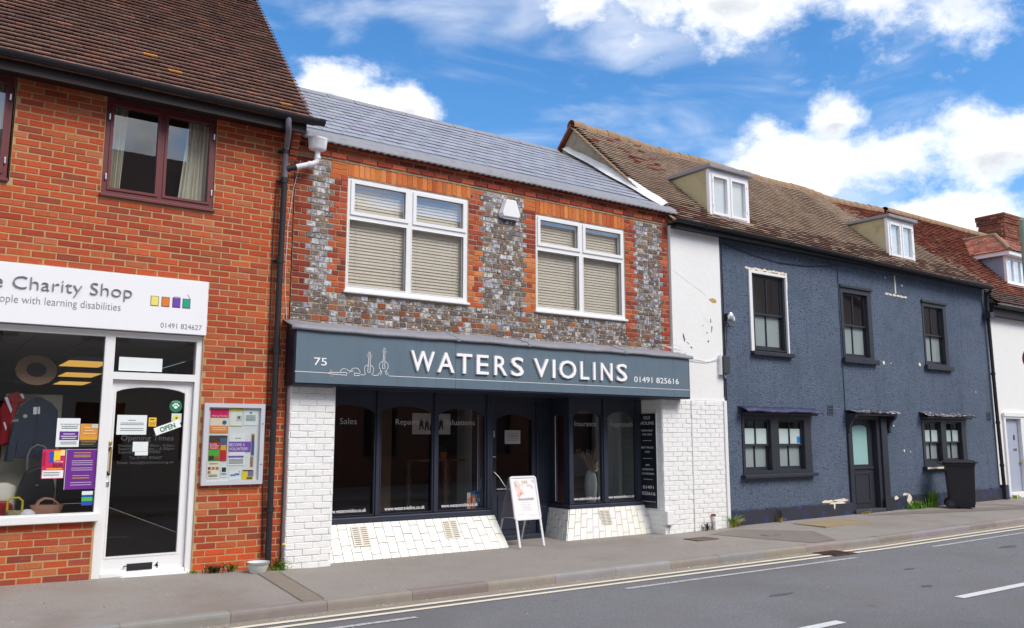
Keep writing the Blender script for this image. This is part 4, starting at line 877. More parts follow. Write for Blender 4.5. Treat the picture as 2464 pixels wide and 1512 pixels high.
# alarm box
al = thing('alarm_box', 'white tapered burglar alarm box between the two upper windows', 'alarm box', (6.93, 0, 4.7))
A = [(6.84, 0, 5.01), (7.035, 0, 5.01), (7.125, 0, 4.775), (7.10, 0, 4.715), (6.775, 0, 4.715), (6.75, 0, 4.775)]
B = [(6.855, -.085, 4.995), (7.02, -.085, 4.995), (7.095, -.085, 4.785), (7.075, -.085, 4.735), (6.80, -.085, 4.735), (6.78, -.085, 4.785)]
MB().loft(A[::-1], B[::-1]).build('cover', m_upvc, al, bev=.010)
MB().box(6.79, 7.085, -.07, -.002, 4.70, 4.714).build('base_plate', m_silver, al)
# lead flashing above the fascia sign
mb = MB(); prof = []
for i in range(61):
    x = 3.555 + (10.42 - 3.555) * i / 60; wv = .004 * math.sin(x * 2.3) + .003 * math.sin(x * 9)
    prof.append([(x, .012, 2.945 + wv), (x, -.012, 2.935 + wv), (x, -.22, 2.868 + wv), (x, -.325, 2.842 + wv), (x, -.345, 2.825 + wv), (x, -.342, 2.788 + wv), (x, -.325, 2.785 + wv)])
fl_ = mb.rings(prof, closed=False, cap=False).build('lead_flashing', m_lead, vsn, smooth=True); fl_.modifiers.new('thick', 'SOLIDIFY').thickness = .008
for x in (5.86, 7.05, 8.9): MB().prism([(-.02, 2.944), (-.22, 2.879), (-.328, 2.853), (-.353, 2.828), (-.351, 2.786), (-.344, 2.786), (-.344, 2.828), (-.32, 2.842), (-.02, 2.93)], 'x', x, x + .05).build('lead_seam', m_lead, fl_, bev=.004)

# ---- fascia sign
fs = thing('fascia_sign', 'slate blue WATERS VIOLINS fascia sign with raised white letters', 'sign', (7, -.2, 2.12))
MB().box(3.605, 10.365, -.30, .0, 2.125, 2.80).build('sign_box', m_navy, fs, bev=.006)
for k, (a, b) in enumerate(((3.628, 5.858), (5.861, 8.12), (8.123, 10.34))):
    MB().box(a, b, -.309, -.299, 2.152, 2.786).build('sign_panel', m_board, fs, bev=.0015)
m_letter = mat('white_acrylic_letter', C(250, 248, 250), .35, .01, 5)
LX = [('W', 5.168, 5.521), ('A', 5.566, 5.826), ('T', 5.865, 6.105), ('E', 6.179, 6.375), ('R', 6.471, 6.685), ('S', 6.755, 6.97), ('V', 7.15, 7.415), ('I', 7.488, 7.538), ('O', 7.612, 7.93), ('L', 8.011, 8.178), ('I', 8.262, 8.302), ('N', 8.41, 8.642), ('S', 8.733, 8.945)]
for ch, a, b in LX: txt(ch, a, b, 2.357, .268, -.309, m_letter, fs, .032, 'letter_' + ch.lower(), bold=.006 if ch != 'I' else 0, exact=True)
txt('75', 3.858, 4.022, 2.372, .098, -.309, m_wink, fs, .001, 'street_number')
txt('01491 825616', 9.115, 10.098, 2.36, .092, -.309, m_wink, fs, .001, 'telephone_number')
LINES = [[(3.62, 2.286), (4.035, 2.282), (4.045, 2.291), (4.062, 2.283), (4.046, 2.273), (4.035, 2.282)], [(4.061, 2.289), (4.287, 2.299), (4.288, 2.264), (4.095, 2.272), (4.062, 2.278)],
 [(4.197, 2.297), (4.207, 2.322), (4.226, 2.341), (4.25, 2.346), (4.273, 2.34), (4.294, 2.339), (4.301, 2.325), (4.325, 2.321), (4.35, 2.329), (4.356, 2.349), (4.375, 2.354), (4.406, 2.36), (4.437, 2.353), (4.458, 2.33), (4.467, 2.302), (4.468, 2.278), (4.529, 2.279), (4.542, 2.291), (4.538, 2.303), (4.526, 2.305), (4.53, 2.33), (4.522, 2.356), (4.529, 2.381), (4.548, 2.398), (4.57, 2.404)],
 [(4.321, 2.298), (4.323, 2.307), (4.342, 2.313), (4.366, 2.318), (4.372, 2.326)], [(4.386, 2.296), (4.467, 2.292), (4.468, 2.271), (4.389, 2.263), (4.386, 2.296)],
 [(4.569, 2.313), (4.603, 2.313), (4.6, 2.52), (4.599, 2.551), (4.603, 2.56), (4.589, 2.574), (4.575, 2.559), (4.581, 2.55), (4.581, 2.519), (4.569, 2.313)],
 [(4.605, 2.401), (4.63, 2.393), (4.648, 2.371), (4.65, 2.342), (4.643, 2.313), (4.646, 2.306), (4.628, 2.301), (4.627, 2.286), (4.64, 2.279), (4.714, 2.28), (4.717, 2.302), (4.733, 2.307), (4.746, 2.321), (4.748, 2.353), (4.744, 2.364), (4.731, 2.37), (4.726, 2.404), (4.735, 2.437), (4.752, 2.454), (4.776, 2.465)],
 [(4.774, 2.372), (4.806, 2.372), (4.802, 2.564), (4.802, 2.609), (4.809, 2.62), (4.794, 2.636), (4.779, 2.618), (4.786, 2.608), (4.785, 2.563), (4.774, 2.372)],
 [(4.806, 2.461), (4.831, 2.453), (4.85, 2.429), (4.853, 2.397), (4.847, 2.369), (4.833, 2.362), (4.83, 2.331), (4.842, 2.31), (4.857, 2.305), (4.86, 2.29), (4.87, 2.279), (10.335, 2.271)], [(4.772, 2.338), (4.762, 2.338), (4.756, 2.295), (4.744, 2.289)], [(4.806, 2.34), (4.814, 2.34), (4.824, 2.298), (4.833, 2.291)]]
for x, z in [(4.071, 2.313), (4.091, 2.311), (4.073, 2.254), (4.093, 2.253), (4.561, 2.533), (4.56, 2.509), (4.618, 2.53), (4.619, 2.508), (4.765, 2.569), (4.764, 2.59), (4.821, 2.592), (4.819, 2.567)]:
    LINES.append([(x + .009 * math.cos(k * math.pi / 4), z + .009 * math.sin(k * math.pi / 4)) for k in range(9)])
mb = MB()
for ln in LINES:
    for (a, b), (c_, d) in zip(ln, ln[1:]):
        v = Vector((c_ - a, 0, d - b)); l = v.length
        if l < 1e-5: continue
        nrm = Vector((-v.z, 0, v.x)) / l * .0031; e = v / l * .0022
        p, q_ = Vector((a, -.3112, b)) - e, Vector((c_, -.3112, d)) + e
        mb.add([p - nrm, q_ - nrm, q_ + nrm, p + nrm], [(0, 1, 2, 3)])
mb.build('violin_line_drawing', m_wink, fs)

# ---- painted brick pillars
def painted(parent, x0, x1, yf, z1, seed):
    R = random.Random(seed); it = []
    for a, b, za, zb, i in courses(x0, x1, -.06, z1, .0785, .222, .008, [], R):
        y = yf + R.uniform(-.004, .004); it.append((Mx(a, b, y, y + .03, za, zb, Matrix.Rotation(R.uniform(-.008, .008), 4, 'Y')), (1, 1, 1, 1)))
    return it
pl = MB().box(3.655, 4.24, -.094, .5, -.2, 2.124).build('pillar', m_pmortar, vsn)
pieces(pl, 'painted_brick', painted(pl, 3.655, 4.24, -.104, 2.12, 31), m_pbrick)
pr = MB().box(9.935, 10.61, -.074, .62, -.2, 2.124).build('pillar', m_pmortar, vsn)
it = painted(pr, 9.93, 10.605, -.084, 2.12, 32); R = random.Random(33)
for a, b, za, zb, i in courses(-.07, .50, -.06, 2.12, .0785, .222, .008, [], R): it.append((MxY(9.927 + R.uniform(-.003, .003), .03, a, b, za, zb), (1, 1, 1, 1)))
pieces(pr, 'painted_brick', it, m_pbrick)

# ---- shopfront
gnd = -.06
MB().box(4.24, 9.93, -.10, 1.0, 2.128, 2.16).build('recess_soffit', m_front, vsn)
YS = .43
def shopwin(x0, x1, mull, zsill, panes, m=m_front):
    o = MB().panel(x0, x1, zsill, 2.128, YS, YS + .06, [(p[0], p[1], zsill + .02, p[3]) for p in panes]).build('shop_window', m, vsn, bev=.004)
    for (a, b, zs, zc) in panes:
        ap = arc(a, b, zs, zc); MB().prism([(a, zc + .001)] + ap + [(b, zc + .001)], 'y', YS + .004, YS + .055).build('arched_head', m, o)
        MB().box(a - .005, b + .005, YS + .035, YS + .042, zsill + .015, zc + .01).build('pane', m_glass_shop, o)
        MB().panel(a - .004, b + .004, zsill + .016, zs, YS - .012, YS - .0005, [(a + .010, b - .010, zsill + .03, zs + 1)]).build('glazing_bead', m, o, bev=.003)
    for a, b in mull: MB().box(a, b, YS - .028, YS - .0125, zsill + .01, 2.125).build('mullion', m, o, bev=.004)
    return o
sw1 = shopwin(4.24, 6.935, [(5.06, 5.112), (5.952, 6.004), (6.84, 6.932)], .46, [(4.30, 5.045, 1.83, 1.93), (5.128, 5.938, 1.83, 1.93), (6.018, 6.825, 1.80, 1.92)])
MB().box(4.24, 6.94, .355, .49, .385, .462).build('sill', m_front, sw1, bev=.008)
for i in range(3): MB().box(6.845 + i * .03, 6.858 + i * .03, YS - .036, YS - .0285, .50, 2.1).build('flute', m_front, sw1, bev=.003)
sw2 = shopwin(8.365, 9.93, [(8.372, 8.445), (9.085, 9.158), (9.82, 9.925)], .455, [(8.455, 9.07, 1.80, 1.925), (9.172, 9.808, 1.80, 1.92)])
MB().box(8.325, 9.935, .345, .49, .40, .458).build('sill', m_front, sw2, bev=.008)
MB().box(8.322, 8.43, .4905, .92, .40, .458).build('sill_return', m_front, sw2, bev=.006)
# glazed returns beside the lobby
for X, nm in ((6.90, 0), (8.37, 1)):
    r_ = MB(); y0, y1 = YS + .0605, .90
    r_.box(X, X + .035, y0, y0 + .05, .46, 2.128); r_.box(X, X + .035, y1 - .14, y1, .46, 2.128); r_.box(X, X + .035, y0 + .05, y1 - .14, 1.85, 2.128); r_.box(X, X + .035, y0 + .05, y1 - .14, .46, .49)
    o = r_.build('lobby_side_window', m_front, vsn, bev=.003)
    MB().box(X + .014, X + .02, y0 + .04, y1 - .13, .48, 1.86).build('pane', m_glass_shop, o)
    MB().box(X - .006, X - .0005, y1 - .150, y1 - .142, .50, 1.84).build('white_bead', m_wink, o)
# lobby back: door and fluted panels
lb = MB().panel(6.935, 8.40, gnd, 2.128, .90, .98, [(7.262, 8.105, gnd, 2.06)]).build('lobby_panelling', m_front, vsn, bev=.003)
for i in range(6): MB().box(8.145 + i * .036, 8.163 + i * .036, .885, .8995, .48, 2.05).build('flute', m_front, lb, bev=.004)
MB().box(8.118, 8.36, .875, .8995, .02, .42).build('dado_panel', m_front, lb, bev=.008)
vd = MB().panel(7.265, 8.102, .02, 2.056, .925, .97, [(7.345, 8.028, .675, 1.86)]); ap = arc(7.345, 8.028, 1.78, 1.858); vd.prism([(7.345, 1.8598)] + ap + [(8.028, 1.8598)], 'y', .9255, .969)
vd = vd.build('door', m_front, vsn, bev=.004)
MB().box(7.34, 8.033, .945, .952, .67, 1.858).build('door_pane', m_glass_shop, vd)
MB().box(7.255, 7.325, .90, .9245, .93, 1.215).build('lock_case', m_black, vd, bev=.006); MB().box(7.262, 7.318, .892, .8995, 1.195, 1.212).build('lock_lever', m_silver, vd, bev=.003)
MB().box(7.285, 7.305, .908, .9245, 1.50, 1.60).build('bell_push', m_wplastic, vd, bev=.004)
MB().panel(7.37, 8.0, .10, .62, .913, .9245, [(7.42, 7.95, .15, .57)]).build('panel_moulding', m_front, vd, bev=.006)
MB().box(7.26, 8.11, .72, .925, -.12, .018).build('door_step', m_front, vsn, bev=.006)
txt('www.watersviolins.co.uk', 7.355, 7.95, .70, .034, .9235, m_wink, vd, 0, 'window_lettering')
# sloped tiled stall risers
R = random.Random(41)
def slope_tiles(P, nu, nv, rows):
    """P: bottom-left, bottom-right, top-right, top-left"""
    it = []; BL, BR, TR, TL = [Vector(p) for p in P]
    def at(u, v): return BL.lerp(BR, u).lerp(TL.lerp(TR, u), v)
    n_ = ((BR - BL).cross(TL - BL)).normalized()
    for i in range(nu):
        u0, u1 = i / nu, (i + 1) / nu; cut = R.uniform(.14, .24) if i % 2 else R.uniform(.36, .44)
        vs_ = [0, cut, cut + .42, 1]
        for v0, v1 in zip(vs_, vs_[1:]):
            if v1 - v0 < .05: continue
            k = R.uniform(0, .003); a, b, c_, d = [at(u, v) for u, v in ((u0, v0), (u1, v0), (u1, v1), (u0, v1))]
            ctr = (a + b + c_ + d) / 4; sh = .0035
            def ins(p): e = ctr - p; return p + Vector((math.copysign(min(sh, abs(e.x)), e.x) if abs(e.x) > 1e-4 else 0, math.copysign(min(sh, abs(e.y)), e.y) * .5, math.copysign(min(sh, abs(e.z)), e.z)))
            Q = [ins(p) for p in (a, b, c_, d)]; it.append((Q, n_ * (.010 + k)))
    return it
def riser(name, Ps, tops, parent):
    core = MB(); core.add(Ps + tops, [(0, 1, 4, 3), (1, 2, 5, 4)] if len(Ps) == 3 else [(0, 1, 3, 2)]); return core.build(name, m_grout, parent)
def tile_objs(parent, it):
    for Q, n_ in it:
        mb = MB(); F = [q_ + n_ for q_ in Q]; mb.loft(Q, F, vary(C(235, 233, 228), R, .03)); o = mb.build('riser_tile', m_cream, parent, bev=.002); o.color = (1, 1, 1, 1)
c0 = (4.24, .10, gnd); c1 = (6.995, .07, gnd); t1 = (6.935, .375, .387); t0 = (4.24, .375, .387)
rs1 = MB().add([c0, c1, t1, t0, (7.02, .92, gnd), (6.93, .90, .387)], [(0, 1, 2, 3), (1, 4, 5, 2)]).build('stall_riser', m_grout, vsn)
tile_objs(rs1, slope_tiles([c0, c1, t1, t0], 21, 2, 2)); tile_objs(rs1, slope_tiles([c1, (7.02, .92, gnd), (6.93, .90, .387), t1], 6, 2, 2))
c0 = (8.13, .18, gnd); c1 = (9.93, .20, gnd); t1 = (9.93, .365, .402); t0 = (8.335, .365, .402); c2 = (8.25, .92, gnd); t2 = (8.335, .90, .402)
rs2 = MB().add([c0, c1, t1, t0, c2, t2], [(0, 1, 2, 3), (4, 0, 3, 5)]).build('stall_riser', m_grout, vsn)
tile_objs(rs2, slope_tiles([c0, c1, t1, t0], 14, 2, 2)); tile_objs(rs2, slope_tiles([c2, c0, t0, t2], 6, 2, 2))
m_vent = mat('cream_vent_plastic', C(212, 206, 194), .45, .04, 9)
def vent(parent, x0, x1, P, Q, m=m_vent):
    """louvred vent on a slope between points P (bottom y,z) and Q (top)"""
    a = math.atan2(Q[1] - P[1], Q[0] - P[0]); L = math.hypot(Q[1] - P[1], Q[0] - P[0])
    M = Matrix.Translation(((x0 + x1) / 2, (P[0] + Q[0]) / 2, (P[1] + Q[1]) / 2)) @ Matrix.Rotation(a, 4, 'X') @ Matrix.Translation((0, 0, .0165))
    o = MB().obox(M, x1 - x0, L, .010).build('vent_grille', m, parent, bev=.003); w = (x1 - x0) / 2; sl_ = MB()
    for i in range(9):
        for s_ in (-1, 1): sl_.obox(M @ Matrix.Translation((s_ * w * .47, -L * .40 + i * L * .1, .0056)), w * .70, L * .032, .002)
    sl_.build('louvre_slots', flat(104, 92, 86), o)
fr = lambda z, p=(.0855, gnd), q_=(.375, .387): p[0] + (q_[0] - p[0]) * (z - p[1]) / (q_[1] - p[1])
vent(rs1, 4.675, 4.915, (fr(.105), .105), (fr(.345), .345)); vent(rs1, 6.03, 6.275, (fr(.11), .11), (fr(.345), .345))
f2 = lambda z: .19 + (.365 - .19) * (z - gnd) / (.402 - gnd)
vent(rs2, 8.89, 9.11, (f2(.135), .135), (f2(.355), .355))
# lettering on the shop glass
YL = YS + .034; m_dimw = flat(200, 198, 200); m_brt = flat(236, 236, 240)
for s_, a, b in [('Sales', 4.55, 4.79), ('Repairs', 5.372, 5.73), ('Valuations', 6.14, 6.655)]: txt(s_, a, b, 1.675, .085, YL, m_dimw, sw1, 0, 'window_lettering', bold=-.012)
for s_, a, b in [('Insurance', 8.533, 8.982), ('Appraisals', 9.268, 9.785)]: txt(s_, a, b, 1.678, .085, YL, m_dimw, sw2, 0, 'window_lettering', bold=-.012)
for o_, a, b in [(sw1, 4.40, 4.958), (sw1, 5.228, 5.843), (sw1, 6.11, 6.718), (sw2, 8.465, 9.05), (sw2, 9.19, 9.783)]: txt('www.watersviolins.co.uk', a, b, .522, .050, YL, m_brt, o_, 0, 'web_address', bold=.012)
# rooms behind the glass
m_tan = mat('dim_tan_panel', C(136, 108, 82), .9, .1, 3, stretch=(3, 1, .5)); m_gr = mat('grey_green_wall', C(166, 172, 166), .9, .06, 2)
MB().box(4.24, 7.0, 2.6, 2.66, -.1, 2.4).build('interior_wall', m_vint, vsn); MB().box(8.37, 9.93, 1.5, 1.56, -.1, 2.4).build('interior_wall', m_vint, vsn); MB().box(6.94, 8.405, 1.9, 1.95, -.1, 2.4).build('interior_wall', m_vint, vsn); MB().box(8.405, 8.44, .99, 1.95, -.1, 2.16).build('interior_wall', m_vint, vsn); MB().box(6.94, 8.405, .985, 1.9, -.1, -.02).build('shop_floor', m_floor, vsn)
MB().box(4.24, 9.93, .50, 2.66, 2.165, 2.2).build('ceiling', m_dkint, vsn); MB().box(4.24, 6.9, .495, 2.6, .38, .40).build('window_bed', m_dkint, vsn); MB().box(8.40, 9.93, .495, 1.5, .38, .402).build('window_bed', m_dkint, vsn)
MB().box(4.245, 4.28, .5, 2.6, .4, 2.16).build('interior_wall', m_vint, vsn); MB().box(9.89, 9.93, .52, 1.5, .4, 2.16).build('interior_wall', m_gr, vsn)
MB().box(5.55, 5.86, 1.55, 1.60, .4, 2.16).build('tan_panel', m_tan, vsn); MB().box(9.55, 9.885, 1.1, 1.14, .41, 2.16).build('grey_panel', m_gr, vsn); MB().box(6.0, 6.9, 2.2, 2.24, .41, 2.16).build('dark_cabinet', flat(26, 26, 34), vsn)
MB().box(6.945, 6.99, .99, 2.66, -.1, 2.4).build('interior_wall', m_vint, vsn); MB().box(6.862, 6.898, .92, 1.3, .41, 2.16).build('interior_post', m_gr, vsn)
# picture of four people
pm = sheet('picture', 'white picture of four people in dark coats hanging in the shop window', 'picture', 5.86, 6.50, 1.545, 1.85, .9, flat(214, 208, 200))
R = random.Random(9)
for k, x in enumerate((6.01, 6.10, 6.185, 6.34)):
    z = 1.60 + (.01, 0, .0, .012)[k]; c_ = flat(*[(40, 36, 44), (44, 46, 66), (66, 36, 34), (36, 36, 40)][k]); f_ = MB()
    h = .155 if k != 2 else .12
    f_.prism([(x - .032, z + h * .36), (x + .032, z + h * .36), (x + .03, z + h * .8), (x + .012, z + h * .88), (x - .012, z + h * .88), (x - .03, z + h * .8)], 'y', .8965, .898)
    f_.prism([(x - .03, z + h * .36), (x - .004, z + h * .36), (x - .02, z), (x - .04, z)], 'y', .8965, .898); f_.prism([(x + .002, z + h * .36), (x + .03, z + h * .36), (x + .045, z + .02), (x + .02, z + .005)], 'y', .8965, .898)
    f_.build('printed_figure', c_, pm)
    MB().prism([(x + .013 * math.cos(a * .63), z + h * .97 + .016 * math.sin(a * .63)) for a in range(10)], 'y', .8965, .898).build('printed_head', flat(150, 118, 104), pm)
# shelf, plant, turned leg, brochures
t = thing('display_table', 'dark table with a turned wooden leg inside the shop window', 'table', (6.55, 1.25, .4))
MB().box(6.05, 6.88, 1.05, 1.50, 1.145, 1.172).build('top', mat('dark_wood', C(96, 56, 44), .4, .1, 8, stretch=(1, 6, 6)), t, bev=.004)
m_wood = mat('turned_wood', C(92, 66, 48), .45, .12, 10, stretch=(3, 3, .6))
for x, y in ((6.57, 1.15), (6.12, 1.48), (6.82, 1.48)): MB().lathe([(.03, .402), (.035, .5), (.022, .56), (.045, .66), (.028, .74), (.05, .86), (.032, .95), (.045, 1.06), (.05, 1.145)], x, y, 14).build('leg', m_wood, t, smooth=True)
t = thing('potted_plant', 'dark green leafy plant in an orange pot on the table', 'plant', (6.56, 1.2, 1.172))
MB().lathe([(.042, 1.172), (.058, 1.255), (.064, 1.255), (.064, 1.275), (.05, 1.275)], 6.56, 1.2, 16).build('pot', mat('terracotta', C(206, 92, 50), .8, .08, 10), t, smooth=True)
mb = MB(); R = random.Random(4)
for i in range(34):
    a = R.uniform(0, 6.28); l = R.uniform(.12, .30); h = R.uniform(.05, .22); w = R.uniform(.014, .026); ca, sa = math.cos(a), math.sin(a)
    P = [(6.56 + ca * l * u, 1.2 + sa * l * u * .6, 1.27 + h * (1.6 * u - u * u * 1.1)) for u in (0, .35, .7, 1)]; V = []
    for (x, y, z), k in zip(P, (.2, 1, .8, .05)): V += [(x - sa * w * k, y + ca * w * k, z), (x + sa * w * k, y - ca * w * k, z)]
    mb.add(V, [(0, 1, 3, 2), (2, 3, 5, 4), (4, 5, 7, 6)])
mb.build('leaves', mat('dark_leaf', C(50, 92, 60), .45, .2, 10), t)
o = sheet('brochure', 'blue and orange leaflet standing in the right corner of the long shop window', 'leaflet', 6.70, 6.858, .465, .725, .60, flat(70, 150, 176), [(0, .48, 0, .75, flat(222, 120, 80)), (.12, .40, .3, .62, flat(226, 196, 180)), (0, 1, .82, 1, flat(34, 70, 160)), (.5, .95, .05, .25, flat(40, 80, 170)), (.62, .86, .4, .58, flat(190, 220, 226))])
sheet('brochure', 'pale leaflet standing behind the blue and orange leaflet', 'leaflet', 6.63, 6.78, .462, .70, .62, flat(206, 206, 200), [(.05, .5, .1, .7, flat(230, 150, 110))])
sheet('notice', 'small white printed notice on the violin shop door', 'paper', 7.516, 7.814, 1.40, 1.612, .944, flat(196, 192, 196), (), (), lns(.15, .85, (.75, .6, .5, .4, .25)))
# vase of dried flowers
t = thing('vase', 'tall white vase of dried flowers in the right shop window', 'vase', (9.09, .75, .402))
MB().lathe([(.070, .402), (.085, .5), (.103, .66), (.106, .74), (.098, .84), (.078, .92), (.058, .955), (.054, .96), (.05, .95), (.05, .9)], 9.09, .75, 24).build('body', mat('white_ceramic', C(206, 212, 206), .35, .03, 6), t, smooth=True)
R = random.Random(6); st_ = MB(); hd = MB()
for i in range(30):
    dx = R.uniform(-.30, .03) if i < 22 else R.uniform(.02, .14); dy = R.uniform(-.06, .06); h = R.uniform(.2, .36)
    P = [(9.09, .75, .93), (9.09 + dx * .45, .75 + dy * .5, .95 + h * .5), (9.09 + dx, .75 + dy, .95 + h)]
    st_.tube(P, .003, 4); x, y, z = P[2]; hd.lathe([(.002, z - .012), (.009, z), (.003, z + .014)], x, y, 6)
st_.build('stem', mat('dried_stem', C(150, 104, 86), .9, .15, 20), t); hd.build('seed_head', mat('seed_head', C(176, 138, 120), .9, .15, 20), t)
for x, y, z, r_, c in [(9.115, .68, 1.0, .062, (214, 196, 150)), (9.16, .70, 1.09, .045, (196, 160, 130)), (9.06, .69, .985, .035, (206, 170, 140))]:
    mb = MB()
    for k in range(22):
        a = k * 2.4; rr = r_ * (.25 + .75 * k / 22); ca, sa = math.cos(a), math.sin(a); e = .5 * r_
        px, pz = x + ca * rr * .8, z + sa * rr * .8; yy = y - (r_ - rr) * .9
        mb.add([(px - sa * e, yy + .01, pz + ca * e), (px + sa * e, yy + .01, pz - ca * e), (px + ca * e * .8 + sa * e * .5, yy - .012, pz + sa * e * .8 - ca * e * .5), (px + ca * e * .8 - sa * e * .5, yy - .012, pz + sa * e * .8 + ca * e * .5)], [(0, 1, 2, 3)])
    mb.build('bloom', flat(*c), t)
# vertical sign on the pillar's side
t = thing('pillar_sign', 'tall black OLD VIOLINS sign on the side of the white pillar', 'sign', (9.91, .255, .36))
MB().box(9.903, 9.9235, .048, .462, .355, 1.888).build('board', flat(26, 32, 42, .4), t, bev=.002)
MB().box(9.8995, 9.925, .040, .0475, .35, 1.893).build('edge_trim', m_wplastic, t)
gy = flat(236, 238, 240)
for s_, w, z, h in [('OLD', .16, 1.80, .055), ('VIOLINS', .33, 1.71, .055), ('PURCHASED', .27, 1.60, .030), ('FOR CASH', .22, 1.535, .030), ('BEST PRICES', .28, 1.32, .030), ('PAID', .11, 1.25, .030), ('ANY', .10, 1.035, .030), ('CONDITION', .26, .965, .030), ('CONSIDERED', .29, .895, .030), ('01491', .25, .665, .055), ('825616', .32, .565, .055), ('www.watersviolins.co.uk', .33, .455, .018)]:
    txt(s_, -.255 - w / 2, -.255 + w / 2, z, h, 9.9025, gy, t, .0008, 'letter' if h > .02 else 'web_address', 'x', split=h > .02)
for z in (1.445, 1.155, .815): MB().box(9.9015, 9.903, .15, .36, z, z + .005).build('rule', gy, t)
# small fittings on the white pillar
t = thing('junction_box', 'white plastic junction box low on the white brick pillar', 'junction box', (10.0, -.12, .12))
MB().box(9.925, 10.085, -.15, -.09, .11, .325).build('lid', m_upvc, t, bev=.012)
MB().tube([(9.99, -.11, .11), (9.99, -.11, .03), (9.985, -.11, -.03)], .006, 6).build('cable', m_black, t); MB().tube([(10.085, -.115, .14), (10.2, -.10, .17), (10.33, -.095, .20)], .004, 6).build('wire', m_wplastic, t)
t = thing('pipe_stub', 'white painted pipe stub with a rusty top at the white brick wall', 'pipe', (11.04, -.12, -.02))
MB().tube([(11.05, -.13, -.03), (11.045, -.125, .10), (11.03, -.12, .20)], .034, 12).build('pipe', m_pbrick, t, smooth=True); MB().lathe([(.036, .195), (.04, .205), (.036, .232), (.02, .235)], 11.028, -.12, 12).build('cap', mat('rust', C(150, 92, 56), .9, .2, 30), t, smooth=True)

# ---- A-board on the pavement
t = thing('pavement_sign', 'white framed A-board with a pastel poster before the shop door', 'sign', (7.24, .1, pav(7.2, 0)))
zb = pav(7.25, -.1); ax0, ax1 = 7.02, 7.49
def AP(x, s): return Vector((x, -.13 + .235 * s, zb + .985 * s))      # front plane, s from foot to top
def bar(name, a, b, w, m=m_silver): return MB().tube([a, b], w, 8).build(name, m, t, smooth=True)
d_ = .985 * .38
MF = Matrix.Translation((AP(0, .69).x + (ax0 + ax1) / 2, AP(0, .69).y, AP(0, .69).z)) @ Matrix.Rotation(math.atan2(.235, .985) * -1, 4, 'X')
def rr(w, h, r, n=5):
    out = []
    for cx, cy, a0 in ((w / 2 - r, h / 2 - r, 0), (-w / 2 + r, h / 2 - r, 90), (-w / 2 + r, -h / 2 + r, 180), (w / 2 - r, -h / 2 + r, 270)):
        for k in range(n + 1): a = RD(a0 + 90 * k / n); out.append((cx + r * math.cos(a), cy + r * math.sin(a)))
    return out
Wd, Hh = ax1 - ax0, .63
m_abw = mat('white_powder_coat', C(232, 232, 238), .35, .03, 8, metal=.15)
def ring(M, o1, o2, y0, y1):
    mb = MB(); n = len(o1); V = [M @ Vector((p[0], y0, p[1])) for p in o1] + [M @ Vector((p[0], y0, p[1])) for p in o2] + [M @ Vector((p[0], y1, p[1])) for p in o1] + [M @ Vector((p[0], y1, p[1])) for p in o2]
    return mb.add(V, [(i, (i + 1) % n, n + (i + 1) % n, n + i) for i in range(n)] + [(2 * n + i, 3 * n + i, 3 * n + (i + 1) % n, 2 * n + (i + 1) % n) for i in range(n)] + [(i, 2 * n + i, 2 * n + (i + 1) % n, (i + 1) % n) for i in range(n)] + [(n + i, n + (i + 1) % n, 3 * n + (i + 1) % n, 3 * n + i) for i in range(n)])
fro = ring(MF, rr(Wd, Hh, .045), rr(Wd - .058, Hh - .058, .02), -.014, .012).build('frame', m_abw, t, bev=.003)
pst = MB().obox(MF, Wd - .04, .006, Hh - .04).build('poster', flat(240, 236, 238), t)
R = random.Random(2)
for k in range(26):
    a = R.uniform(0, 6.28); r_ = abs(R.gauss(0, .05)); cx, cz = -.10 + r_ * math.cos(a), .13 + r_ * 1.3 * math.sin(a); s_ = R.uniform(.016, .036)
    MB().add([MF @ Vector((cx + s_ * math.cos(i * .785), -.0036 - .00012 * k, cz + s_ * math.sin(i * .785))) for i in range(8)], [tuple(range(8))]).build('printed_petal', flat(*R.choice([(240, 206, 190), (246, 214, 206), (236, 186, 180), (240, 220, 180), (230, 206, 206)])), pst)
for k, (cx, cz) in enumerate(((.17, .245), (.19, .225), (-.07, .06), (.15, .15))):
    MB().add([MF @ Vector((cx + .022 * math.cos(i * .785), -.0072, cz + .02 * math.sin(i * .785))) for i in range(8)], [tuple(range(8))]).build('printed_petal', flat(*[(214, 206, 210), (226, 220, 224), (232, 150, 160), (246, 206, 204)][k]), pst)
def abtxt(s_, a, b, z, h, m):
    o = txt(s_, a, b, z, h, 0, m, pst, 0, 'poster_lettering')
    me = o.data; w0 = WP[o.name]
    for v in me.vertices:
        q_ = MF @ Vector((v.co.x + w0.x, -.0078, v.co.z + w0.z)); v.co = q_
    o.location = -WP[pst.name]; WP[o.name] = Vector((0, 0, 0))
abtxt('yes', -.03, .07, .205, .075, flat(206, 190, 150)); abtxt('the', .05, .14, .165, .03, flat(236, 170, 170)); abtxt('WALLINGFORD', -.13, .15, -.035, .036, flat(110, 110, 116))
for z in (-.065, -.095, -.115, -.135, -.155, -.175): MB().obox(MF @ Matrix.Translation((0, -.0045, z)), R.uniform(.12, .24), .002, .005).build('text_line', flat(206, 206, 212), pst)
for z, x, w in ((-.235, -.12, .10), (-.25, .10, .12)): MB().obox(MF @ Matrix.Translation((x, -.0045, z)), w, .002, .006).build('text_line', flat(230, 190, 196), pst)
for x in (ax0 + .03, ax1 - .02): MB().obox(Matrix.Translation(AP(x, .21)) @ Matrix.Rotation(-math.atan2(.235, .985), 4, 'X'), .032, .02, .41).build('leg', m_abw, t, bev=.004)
def BP(x, s): return Vector((x, .44 - .33 * s, zb + .985 * s))
MBk = Matrix.Translation((ax0 + Wd / 2, BP(0, .69).y, BP(0, .69).z)) @ Matrix.Rotation(math.atan2(.33, .985), 4, 'X')
